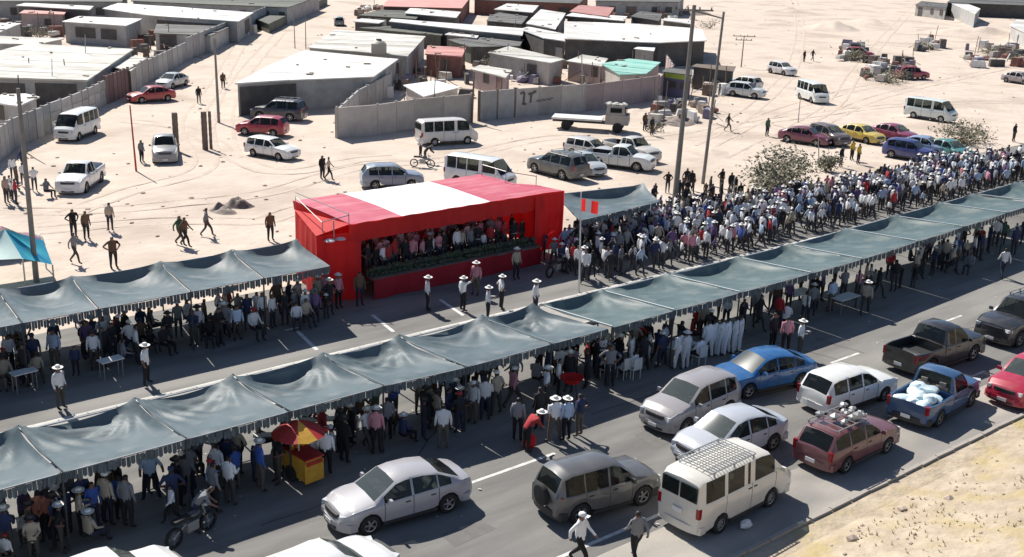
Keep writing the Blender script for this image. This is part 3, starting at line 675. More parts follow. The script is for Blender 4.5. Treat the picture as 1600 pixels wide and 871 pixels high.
# painted scrawl on the wall
A = G(812, 183.5); B = G(850, 180.5); dd = (B-A).normalized(); nn = Vector((dd.y, -dd.x, 0));
if nn.dot(A) > 0: nn = -nn
ga = math.atan2(dd.y, dd.x); gl_ = A+nn*.095+Vector((0, 0, 1.15))+dd*.1-gw.location
for (bars) in ([(.25, .62, .22, 1.1, .05), (.02, 1.12, .45, .2, -.35), (.30, .08, .5, .2, .1)], [(1.05, .6, .2, .95, .12), (1.35, 1.08, .55, .22, -.45), (.85, .98, .22, .25, .5)]):
    q = MB()
    for (x, z_, w_, h_, ry_) in bars: q.box((x, -.002*len(q.v)/8, z_), (w_, .012, h_), ry=ry_)
    o = q.build('graffiti_letter', M['scrawl'], gw); o.location = gl_; o.rotation_euler[2] = ga
q = MB()
for i in range(12):
    x = 1.75+i*.16; q.box((x, 0, .25+.07*math.sin(i*1.9)+.012*i), (.2, .01, .07), ry=math.sin(i*2.3)*.7)
o = q.build('graffiti_scrawl', M['scrawl'], gw); o.rotation_euler[2] = ga; o.location = gl_
# clutter in the yards between the sheds
YM = ['wood', 'roofg', 'brick', 'whitep', 'darkwall', 'wallb', 'scrap', 'roofw', 'purple']
def clutter(x0, y0, x1, y1, n, label, seed, big=1.0):
    rr = random.Random(seed); c = G((x0+x1)/2, (y0+y1)/2); q = MB()
    for i in range(n):
        p = G(rr.uniform(x0, x1), rr.uniform(y0, y1))-c; k = rr.random(); m_ = rr.randrange(len(YM)); sc_ = big*(1+c.y/200)
        if k < .45: q.box((p.x, p.y, .35*sc_), (rr.uniform(.4, 1.5)*sc_, rr.uniform(.3, .9)*sc_, rr.uniform(.3, 1.2)*sc_), rz=rr.uniform(0, 3), m=m_, taper=rr.uniform(.7, 1))
        elif k < .75: q.box((p.x, p.y, rr.uniform(.1, .9)), (rr.uniform(1, 3.2)*sc_, .12, .05), rz=rr.uniform(0, 3), ry=rr.uniform(-.5, .5), m=m_)
        elif k < .9: q.tube((p.x, p.y, 0), (p.x+rr.uniform(-.3, .3), p.y+rr.uniform(-.3, .3), rr.uniform(1.5, 3.4)), .05, n=5, m=0)
        else: q.blob((p.x, p.y, .3), rr.uniform(.3, .7)*sc_, seed=i, m=m_, sq=(1, 1, .7))
    o = q.build('yard_clutter', [M[k] for k in YM], kind='stuff', loc=c); tag(o, label, 'clutter')
for i, a_ in enumerate(((0, 126, 130, 150, 60, 'boards and junk lying in the yard behind the left fence'), (210, 62, 300, 92, 40, 'junk in the yard right of the grey house'), (60, 40, 98, 60, 30, 'rubble beside the grey house at upper left'),
    (600, 108, 730, 158, 70, 'boards and bricks in the yard behind the beige compound wall'), (745, 104, 880, 132, 70, 'junk and rubble in the yard behind the graffiti wall'), (880, 108, 1010, 135, 40, 'rubble behind the pinkish wall'),
    (640, 56, 880, 70, 60, 'odds and ends between the thin white roofs'), (885, 12, 1090, 32, 60, 'scrap between the shacks at top right of the block'), (560, 14, 640, 30, 30, 'scrap beside the greenish shacks at the top'),
    (1020, 160, 1120, 195, 46, 'bricks and scrap left of the tall poles'), (0, 22, 100, 60, 50, 'clutter in the upper left yards'), (230, 30, 400, 60, 40, 'clutter behind the long grey street wall'),
    (1310, 74, 1348, 96, 34, 'dark and red scrap pile on the far open lot'), (1352, 98, 1428, 128, 60, 'long dark scrap pile on the open lot'), (1430, 66, 1480, 80, 20, 'low scrap on the sand at upper right'), (1510, 74, 1600, 108, 50, 'scrap in front of the right edge shack'),
    (1085, 128, 1135, 150, 40, 'dark goods stacked before the open store'))): clutter(*a_, seed=i+3, big=.8 if i < 12 else 1.0)
# brick pillars on the sand, left
for (px, py, h, lab) in ((276, 236, 2.9, 'left one of two thick brown gate pillars on the sand'), (321, 234, 3.0, 'darker gate pillar right of the other one on the sand'), (330, 233, 3.1, 'slim brown post leaning against the right gate pillar')):
    p = G(px, py); q = MB(); s = .3 if px != 330 else .16
    for i in range(int(h/.24)): q.box((0, 0, .12+i*.24), (s*1.1-.02*(i % 2), s*1.1, .235), rz=.02*(i % 3))
    o = q.build('gate_pillar', M['wood'], loc=p); tag(o, lab, 'pillar', 'gate pillars on the sand')
# ------------------------------------------------------------ poles
def solve_h(base, topy):
    best = min(((abs(PX((base.x, base.y, z))[1]-topy), z) for z in np.arange(.5, 22, .05))); return best[1]
def pole(px, py, tx, ty, r, m, label, name='utility_pole', arm=None, cat='pole', group=None):
    b0 = G(px, py); h = solve_h(b0, ty); t = thing(name, label, cat, b0, 0, group)
    # small natural lean so the top meets its measured place
    sx = PX((b0.x, b0.y, h))[0]; d = (tx-sx)/(PX((b0.x+_sa*1, b0.y-_ca*1, h))[0]-sx)
    top = Vector((_sa*d, -_ca*d, h))
    MB().tube((0, 0, -.2), top, r, r*.62, n=10).build('shaft', M[m], t, smooth=True)
    if arm:
        for (dz, ln) in arm:
            q = MB(); c = top*((h+dz)/h); e = Vector((_sa, -_ca, 0)); q.tube(c-e*ln, c+e*ln, .05, n=5); q.build('crossarm', M[m], t)
            for s in (-.9, -.3, .3, .9): 
                cc = c+e*ln*s; MB().lathe([(.03, .04), (.06, .08), (.03, .13), (.06, .18), (0, .2)], 6, tuple(cc)).build('insulator', M['darksteel'], t)
    return t, b0+top
pole(57, 440, 28, 138, .14, 'polec', 'tall dark pole standing through the far canopy row at the left', arm=None)
_, pa = pole(1053, 325, 1085, 8, .19, 'polec', 'tallest thick pole rising behind the right crowd', arm=[(-.3, 1.2)])
_, pb = pole(1098, 287, 1131, 18, .13, 'polec', 'thinner tall pole just right of the thickest one')
q = MB(); q.tube((0, 0, 0), pb-pa+Vector((0, 0, -.1)), .05, n=5); o = q.build('cross_beam', M['polec'], loc=pa+Vector((0, 0, -.35))); tag(o, 'thin cross beam joining the tops of the two tall poles', 'beam')
pole(213, 268, 203, 165, .07, 'redp', 'thin reddish pole on the sand between minibus and grey pickup')
pole(342, 192, 335, 60, .13, 'polec', 'dark pole beside the sandy street right of the red car')
pole(677, 195, 680, 122, .06, 'darksteel', 'thin pole in front of the beige compound wall')
pole(737, 192, 741, 112, .11, 'wood', 'dark wooden post between beige wall and grey gate wall')
pole(911, 178, 909, 85, .07, 'steel', 'thin grey pole at the middle of the pinkish wall')
pole(134, 126, 133, 55, .06, 'steel', 'thin pole rising over the cream roof', 'pole')
pole(461, 76, 459, 22, .07, 'polec', 'left of two thin poles at the street corner', group=None)
pole(478, 77, 477, 22, .07, 'polec', 'right of two thin poles at the street corner behind the warehouse')
pole(1158, 105, 1163, 56, .09, 'polec', 'distant pole with a crossarm on the open lot', arm=[(-.1, 1.5), (-.6, 1.1)])
pole(1247, 192, 1251, 150, .05, 'steel', 'thin pale pole in front of the white van facing the camera')
pole(82, 166, 81, 92, .05, 'steel', 'pale thin mast inside the left fence', 'mast')
pole(36, 236, 28, 118, .07, 'darksteel', 'dark post in front of the left fence', 'post')
pole(1280, 262, 1279, 215, .05, 'steel', 'thin pale post right of the bush above the crowd', 'post')
pole(1145, 375, 1148, 275, .04, 'steel', 'thin pale stake standing in the right crowd', 'stake')
# flagpole with a red white red flag
fp, ftop = pole(905, 457, 908, 300, .05, 'whitep', 'white flagpole behind the near canopy row with a red and white flag', 'flagpole', cat='flagpole')
fl = thing('flag', 'small red white red flag flying from the white flagpole', 'flag', ftop-Vector((0, 0, .35)))
for k, (m_, nm) in enumerate((('red', 'flag_stripe'), ('white', 'flag_stripe'), ('red', 'flag_stripe'))):
    q = MB(); P = []
    for i in range(7):
        u = (k+i/6)*.27; P.append([Vector((_sa*u+.06*math.sin(u*7), -_ca*u+.1*math.sin(u*6), -.62*j/4-.1*u)) for j in range(5)])
    q.grid(P); q.build(nm, M[m_], fl, smooth=True, sharp=180)
# ------------------------------------------------------------ bushes
def bush(px, py, r, h, label, seed, n=240, group=None):
    p = G(px, py); t = thing('bush', label, 'bush', (p.x, p.y, gz(p.x, p.y)), 0, group); rr = random.Random(seed); q = MB(); s = MB()
    clumps = [Vector((rr.gauss(0, r*.4), rr.gauss(0, r*.4), rr.uniform(.2, .9)*h)) for _ in range(12)]
    for c in clumps:
        s.tube((rr.uniform(-.1, .1), rr.uniform(-.1, .1), 0), c, .035, .012, n=5)
        for i in range(n//6):
            a = c+Vector((rr.gauss(0, .26*r), rr.gauss(0, .26*r), rr.gauss(0, .17*h)))
            if a.z < .03: a.z = .05
            u = Vector((rr.uniform(-1, 1), rr.uniform(-1, 1), rr.uniform(-.6, 1))).normalized(); v = u.orthogonal().normalized(); l = rr.uniform(.06, .13)*1.3
            q.quad([a-u*l, a+v*l*.5, a+u*l, a-v*l*.5])
    q.build('foliage', M['leaf'], t); s.build('stem', M['wood'], t); return t
bush(1222, 304, 3.0, 2.8, 'large dry olive bush standing above the right crowd', 1, 2000)
bush(1505, 225, 2.2, 1.9, 'green grey bush behind the blue cars at right', 2, 700)
#bush(1180, 300, 1.1, 1.2, 'smaller brown bush left of the large olive bush', 3, 300)
bush(1290, 268, 1.0, 1.3, 'small scrubby bush right of the large olive bush', 4, 300)
bush(1385, 128, 2.4, 1.3, 'dry scrub heap by the far red car on the open lot', 5, 500)
bush(1330, 95, 2.4, 1.4, 'dry scrub heap further back on the open lot', 6, 400)
bush(1450, 78, 1.6, 1.1, 'dark scrub on the sand at upper right', 7, 200)
bush(1548, 85, 1.6, 1.0, 'scrub in front of the right edge shack', 8, 200)
bush(1590, 100, 1.8, 1.2, 'scrub cut by the right edge', 9, 200)
#bush(1180, 232, .9, .7, 'low dark tuft right of the tall poles', 10, 120)
#bush(1130, 262, .8, .9, 'low dark tuft below the tall poles', 11, 120)
bush(1110, 45, 3, 1.6, 'brown bush behind the top of the tall poles', 12, 200)
bush(1020, 205, .9, .8, 'small brown tuft right of the flatbed truck', 13, 140)
bush(770, 110, 1.6, 1.6, 'grey green shrub inside the walled yard', 14, 240)
bush(60, 62, 2.2, 1.6, 'dusty shrub in the yard left of the grey house', 15, 240)
bush(835, 118, 1.5, 1.6, 'dusty shrub behind the graffiti wall', 16, 200)
# teal tent at the left edge
p = G(38, 452, 0); tt = thing('teal_tent', 'small teal and white tarpaulin tent at the left edge', 'tent', (p.x, p.y, 0)); tt.scale = (1.25, 1.25, 1.3)
pk = Vector((-.15, 1.2, 2.0)); cs = [Vector((-2.6, .5, 1.3)), Vector((.0, -.2, 1.2)), Vector((1.25, .5, .6)), Vector((1.5, 2.2, 1.1)), Vector((-2.6, 2.6, 1.5))]
for (i, m_) in ((0, 'tealp'), (1, 'teal'), (2, 'teal'), (3, 'tealp')):
    q = MB(); a, c = cs[i], cs[i+1]; q.grid([[pk.lerp(a.lerp(c, u/6), v/6)+Vector((0, 0, -.12*math.sin(math.pi*v/6)*math.sin(math.pi*u/6))) for v in range(7)] for u in range(7)]); q.build('tent_panel', M[m_], tt, smooth=True)
for c in cs: MB().tube((c.x, c.y, 0), c, .03, n=5).build('tent_pole', M['steel'], tt)

# ------------------------------------------------------------ people
def figure(kind):
    """joint positions (facing -Y) of a 1.70 m adult: name -> (x, y, z, radius)"""
    J = dict(pel=(0, 0, .93, .135), sp=(0, .01, 1.12, .125), ch=(0, .01, 1.32, .145), nk=(0, .01, 1.465, .06), hd=(0, -.015, 1.56, .082), tp=(0, -.01, 1.655, .078))
    for s, n in ((-1, 'r'), (1, 'l')):
        J['sh'+n] = (s*.17, .01, 1.385, .062); J['el'+n] = (s*.225, .03, 1.12, .044); J['wr'+n] = (s*.235, -.04, .89, .033); J['ha'+n] = (s*.225, -.07, .79, .036)
        J['hp'+n] = (s*.095, 0, .86, .098); J['kn'+n] = (s*.11, -.01, .49, .066); J['an'+n] = (s*.115, .02, .10, .045); J['to'+n] = (s*.13, -.14, .045, .042)
    def mv(n, x, y, z): a = J[n]; J[n] = (x, y, z, a[3])
    if kind == 'walk':
        mv('knr', -.10, -.20, .52); mv('anr', -.10, -.26, .12); mv('tor', -.11, -.42, .06); mv('knl', .10, .05, .50); mv('anl', .10, .32, .17); mv('tol', .11, .22, .045)
        mv('elr', -.23, .16, 1.14); mv('wrr', -.24, .16, .92); mv('har', -.23, .12, .84); mv('ell', .23, -.08, 1.13); mv('wrl', .22, -.27, .96); mv('hal', .21, -.34, .9)
    elif kind == 'wave':
        mv('elr', -.38, -.12, 1.52); mv('wrr', -.42, -.2, 1.77); mv('har', -.42, -.22, 1.87); mv('knl', .14, -.05, .49)
    elif kind == 'hips':
        mv('elr', -.36, .10, 1.15); mv('wrr', -.17, -.08, 1.0); mv('har', -.11, -.12, .96); mv('ell', .36, .10, 1.15); mv('wrl', .17, -.08, 1.0); mv('hal', .11, -.12, .96)
    elif kind == 'hold':
        mv('elr', -.22, -.02, 1.13); mv('wrr', -.14, -.26, 1.17); mv('har', -.07, -.33, 1.2); mv('ell', .22, -.02, 1.13); mv('wrl', .14, -.26, 1.17); mv('hal', .07, -.33, 1.2)
    elif kind == 'sit':
        for n in list(J):
            x, y, z, r_ = J[n]; J[n] = (x, y+.05, z-.42, r_)
        for s, n in ((-1, 'r'), (1, 'l')):
            mv('kn'+n, s*.13, -.40, .50); mv('an'+n, s*.13, -.38, .10); mv('to'+n, s*.14, -.53, .045); mv('wr'+n, s*.2, -.22, .62); mv('ha'+n, s*.15, -.31, .58); mv('el'+n, s*.24, 0, .72)
    elif kind == 'bend':
        mv('sp', 0, -.10, 1.08); mv('ch', 0, -.25, 1.20); mv('nk', 0, -.36, 1.27); mv('hd', 0, -.44, 1.33); mv('tp', 0, -.5, 1.40)
        for s, n in ((-1, 'r'), (1, 'l')): mv('sh'+n, s*.17, -.28, 1.22); mv('el'+n, s*.2, -.38, .98); mv('wr'+n, s*.15, -.52, .85); mv('ha'+n, s*.12, -.58, .8)
    elif kind == 'wide':
        mv('knr', -.17, -.02, .49); mv('anr', -.2, .02, .10); mv('tor', -.24, -.13, .045); mv('knl', .15, .0, .49); mv('anl', .19, .03, .1); mv('tol', .24, -.12, .045)
        mv('elr', -.3, 0, 1.13); mv('wrr', -.33, -.08, .92); mv('har', -.33, -.12, .83)
    elif kind == 'child':
        pass
    E = [('pel', 'sp'), ('sp', 'ch'), ('ch', 'nk'), ('nk', 'hd'), ('hd', 'tp')]
    for n in 'rl': E += [('ch', 'sh'+n), ('sh'+n, 'el'+n), ('el'+n, 'wr'+n), ('wr'+n, 'ha'+n), ('pel', 'hp'+n), ('hp'+n, 'kn'+n), ('kn'+n, 'an'+n), ('an'+n, 'to'+n)]
    return J, E
def person_mesh(kind, sleeves='long', mats=None, name='person'):
    J, E = figure(kind); names = list(J); me = bpy.data.meshes.new('tmp')
    me.from_pydata([J[n][:3] for n in names], [(names.index(a), names.index(b)) for a, b in E], [])
    o = bpy.data.objects.new('tmp', me); col.objects.link(o)
    o.modifiers.new('s', 'SKIN'); sv = me.skin_vertices[0].data
    for i, n in enumerate(names): r_ = J[n][3]; sv[i].radius = (r_*(1.25 if n in ('pel', 'sp', 'ch') else 1), r_*(.85 if n in ('pel', 'sp', 'ch') else 1)); sv[i].use_root = (n == 'pel')
    o.modifiers['s'].use_smooth_shade = True; sb = o.modifiers.new('u', 'SUBSURF'); sb.levels = 1; sb.render_levels = 1
    dg = bpy.context.evaluated_depsgraph_get(); ev = o.evaluated_get(dg); out = bpy.data.meshes.new_from_object(ev); out.name = name
    bpy.data.objects.remove(o); bpy.data.meshes.remove(me)
    for m in mats or (M['skin'], M['shirt'], MATS['trousers_cloth'], M['hair'], M['shoe']): out.materials.append(m)
    P = {n: Vector(J[n][:3]) for n in names}
    seg = {('pel', 'sp'): 1, ('sp', 'ch'): 1, ('ch', 'nk'): 1, ('nk', 'hd'): 0, ('hd', 'tp'): 0}
    for n in 'rl':
        seg.update({('ch', 'sh'+n): 1, ('sh'+n, 'el'+n): 1, ('el'+n, 'wr'+n): 1 if sleeves == 'long' else 0, ('wr'+n, 'ha'+n): 0, ('pel', 'hp'+n): 2, ('hp'+n, 'kn'+n): 2, ('kn'+n, 'an'+n): 2, ('an'+n, 'to'+n): 4})
    for f in out.polygons:
        c = f.center; best = (9, 0)
        for (a, b_), mi in seg.items():
            A_, B_ = P[a], P[b_]; d = B_-A_; t = max(0, min(1, (c-A_).dot(d)/d.length_squared)); k = (c-A_-d*t).length-(J[a][3]*(1-t)+J[b_][3]*t)*.9
            if k < best[0]: best = (k, mi, a)
        mi = best[1]
        if best[2] in ('hd', 'nk'):
            q = c-P['hd']; 
            if q.z > .055 or (q.y > .02 and q.z > -.06): mi = 3
        f.material_index = mi; f.use_smooth = True
    return out, P['tp']
POSES = {}
for k_ in ('stand', 'walk', 'wave', 'hips', 'hold', 'sit', 'bend', 'wide'):
    POSES[k_] = person_mesh(k_, 'long' if k_ in ('stand', 'walk', 'hold', 'sit') else 'short')
WHITEKIT = (M['skin'], M['shirt'], M['shirt'], M['hair'], M['shoe'])
POSES['bandstand'] = person_mesh('stand', 'long', WHITEKIT); POSES['bandhold'] = person_mesh('hold', 'long', WHITEKIT); POSES['bandwide'] = person_mesh('wide', 'long', WHITEKIT)
hat_me = MB().lathe([(.0, .075), (.06, .08), (.09, .05), (.098, -.02), (.19, -.035), (.20, -.025), (.19, -.045), (.09, -.04)], 12, (0, 0, .01)).mesh('hat', M['straw'], True, 60); hat_me.transform(Matrix.Scale(.86, 4))
dhat_me = MB().lathe([(.0, .075), (.06, .08), (.09, .05), (.098, -.02), (.17, -.035), (.18, -.025), (.17, -.045), (.09, -.04)], 12, (0, 0, .01)).mesh('hat', M['dhat'], True, 60)
cap_me = MB().lathe([(.0, .05), (.05, .045), (.088, .01), (.094, -.05)], 10).box((0, -.12, -.035), (.13, .12, .015)).mesh('cap', M['shirt'], True, 60)
skirt_me = MB().lathe([(.14, .98), (.2, .8), (.28, .35), (.27, .33)], 14).mesh('skirt', M['shirt'], True, 60)
COLN = {'white': (.78, .77, .76), 'pale blue': (.42, .52, .66), 'navy': (.03, .04, .10), 'dark': (.02, .02, .024), 'black': (.012, .012, .012), 'red': (.42, .03, .035),
        'grey': (.22, .22, .23), 'beige': (.45, .38, .29), 'pink': (.6, .26, .3), 'green': (.06, .13, .08), 'yellow': (.7, .5, .08), 'blue': (.05, .11, .38), 'orange': (.55, .2, .13), 'purple': (.16, .10, .22), 'brown': (.13, .08, .05)}
people = []
def person(x, y, face, pose='stand', color='dark', hat=None, z=0.0, label=None, group=None, s=None, skirt=None, label_zone=None, jit=True):
    people.append(dict(x=x, y=y, face=face, pose=pose, color=color, hat=hat, z=z, label=label, group=group, s=s or (rnd.uniform(.9, 1.06) if rnd.random() < .9 else rnd.uniform(.62, .8)), skirt=skirt, zone=label_zone))
def flush_people():
    people.sort(key=lambda d: d['x']**2+d['y']**2+(H_-d['z'])**2)
    named = [d for d in people if d['label']]; rest = [d for d in people if not d['label']]
    keep = named+rest[:max(0, 298-len(named))]; bulk = rest[max(0, 298-len(named)):]
    dup = {}
    for d in keep:
        me, tp = POSES[d['pose']]; o = bpy.data.objects.new('person', me); col.objects.link(o)
        o.location = (d['x'], d['y'], d['z']+gz(d['x'], d['y'])); o.rotation_euler[2] = d['face']; o.scale = (d['s']*(1.0+.22*((d['y']*7.3) % 1)), d['s']*(1.0+.25*((d['y']*3.1) % 1)), d['s'])
        c = COLN[d['color']]; v = .85+.3*((d['x']*13.7) % 1); o.color = (c[0]*v, c[1]*v, c[2]*v, 1)
        hat = d['hat']
        if hat:
            h = link_child('hat' if hat != 'cap' else 'cap', {'white': hat_me, 'dark': dhat_me, 'cap': cap_me}[hat], o); h.location = tp+Vector((0, 0, -.005))
            hc = COLN[rnd.choice(['white', 'navy', 'red'])]; h.color = hc+(1,)
        if d['skirt']: k = link_child('skirt', skirt_me, o); k.color = COLN[d['skirt']]+(1,)
        lab = d['label']
        if not lab:
            kind = {'sit': 'seated person', 'walk': 'walking person', 'wave': 'waving person', 'bend': 'bending person', 'hips': 'akimbo person', 'hold': 'hands-clasped person'}.get(d['pose'], 'standing person')
            lab = kind+' in '+d['color']+({'white': ', white hat', 'dark': ', dark hat', 'cap': ', cap'}.get(hat, ''))+', '+(d['zone'] or '')
            dup.setdefault(lab, []).append((PX((d['x'], d['y'], d['z']))[0], o))
        g_ = d['group'] or 'people in the crowd'
        tag(o, lab, 'person', g_)
    ORD = ['leftmost', 'second', 'third', 'fourth', 'fifth', 'sixth', 'seventh', 'eighth', 'ninth', 'tenth']
    for lab, ls in dup.items():
        if len(ls) > 1:
            ls.sort(key=lambda a: a[0])
            for i, (_, o) in enumerate(ls): o['label'] = lab+', '+('rightmost' if i == len(ls)-1 else ORD[min(i, 9)])+' alike'
    if bulk:
        mats = [M['skin'], MATS['trousers_bulk'], M['hair'], M['shoe']]; cn = sorted({d['color'] for d in bulk}); mi = {}
        for c in cn: mi[c] = len(mats); mats.append(mat('crowd_shirt_'+c.replace(' ', '_'), COLN[c], .85))
        mats.append(M['straw']); V = []; Fc = []; Mi = []; off = 0; base = {}
        hv = [v.co.copy() for v in hat_me.vertices]; hf = [tuple(f.vertices) for f in hat_me.polygons]
        for d in bulk:
            me, tp = POSES[d['pose']]
            if d['pose'] not in base: base[d['pose']] = (np.array([v.co[:] for v in me.vertices]), [tuple(f.vertices) for f in me.polygons], [f.material_index for f in me.polygons])
            vv, ff, mm = base[d['pose']]; c, s = math.cos(d['face']), math.sin(d['face']); k = d['s']; X = np.empty_like(vv)
            X[:, 0] = (vv[:, 0]*c-vv[:, 1]*s)*k+d['x']; X[:, 1] = (vv[:, 0]*s+vv[:, 1]*c)*k+d['y']; X[:, 2] = vv[:, 2]*k+gz(d['x'], d['y'])+d['z']
            V.append(X); Fc += [tuple(i+off for i in f) for f in ff]; tab = {0: 0, 1: mi[d['color']], 2: 1, 3: 2, 4: 3}; Mi += [tab[m] for m in mm]; off += len(vv)
            if d['hat'] == 'white':
                H = np.array([((v+tp).x*k, (v+tp).y*k, (v+tp).z*k) for v in hv]); Y = H.copy(); Y[:, 0] = H[:, 0]*c-H[:, 1]*s+d['x']; Y[:, 1] = H[:, 0]*s+H[:, 1]*c+d['y']; Y[:, 2] += gz(d['x'], d['y'])
                V.append(Y); Fc += [tuple(i+off for i in f) for f in hf]; Mi += [len(mats)-1]*len(hf); off += len(hv)
        me = bpy.data.meshes.new('crowd'); me.from_pydata(np.vstack(V).tolist(), [], Fc)
        for m in mats: me.materials.append(m)
        me.polygons.foreach_set('material_index', Mi); me.polygons.foreach_set('use_smooth', [True]*len(Fc)); me.update()
        o = bpy.data.objects.new('crowd', me); col.objects.link(o); o['kind'] = 'stuff'; tag(o, 'dense far part of the crowd standing along the far carriageway at right', 'crowd')
mat('trousers_bulk', (.025, .028, .045), .85, c2=(.06, .055, .05), scale=.8)
def lerp_tab(tab, x):
    if x <= tab[0][0]: return tab[0][1]
    for (a, va), (b_, vb) in zip(tab[:-1], tab[1:]):
        if x <= b_: return va+(vb-va)*(x-a)/(b_-a)
    return tab[-1][1]
def wpick(pairs):
    t = rnd.random()*sum(w for _, w in pairs)
    for a, w in pairs:
        t -= w
        if t <= 0: return a
    return pairs[0][0]
placed = []
def free(x, y, r=.42):
    for a, c in placed:
        if (a-x)**2+(c-y)**2 < r*r: return False
    placed.append((x, y)); return True
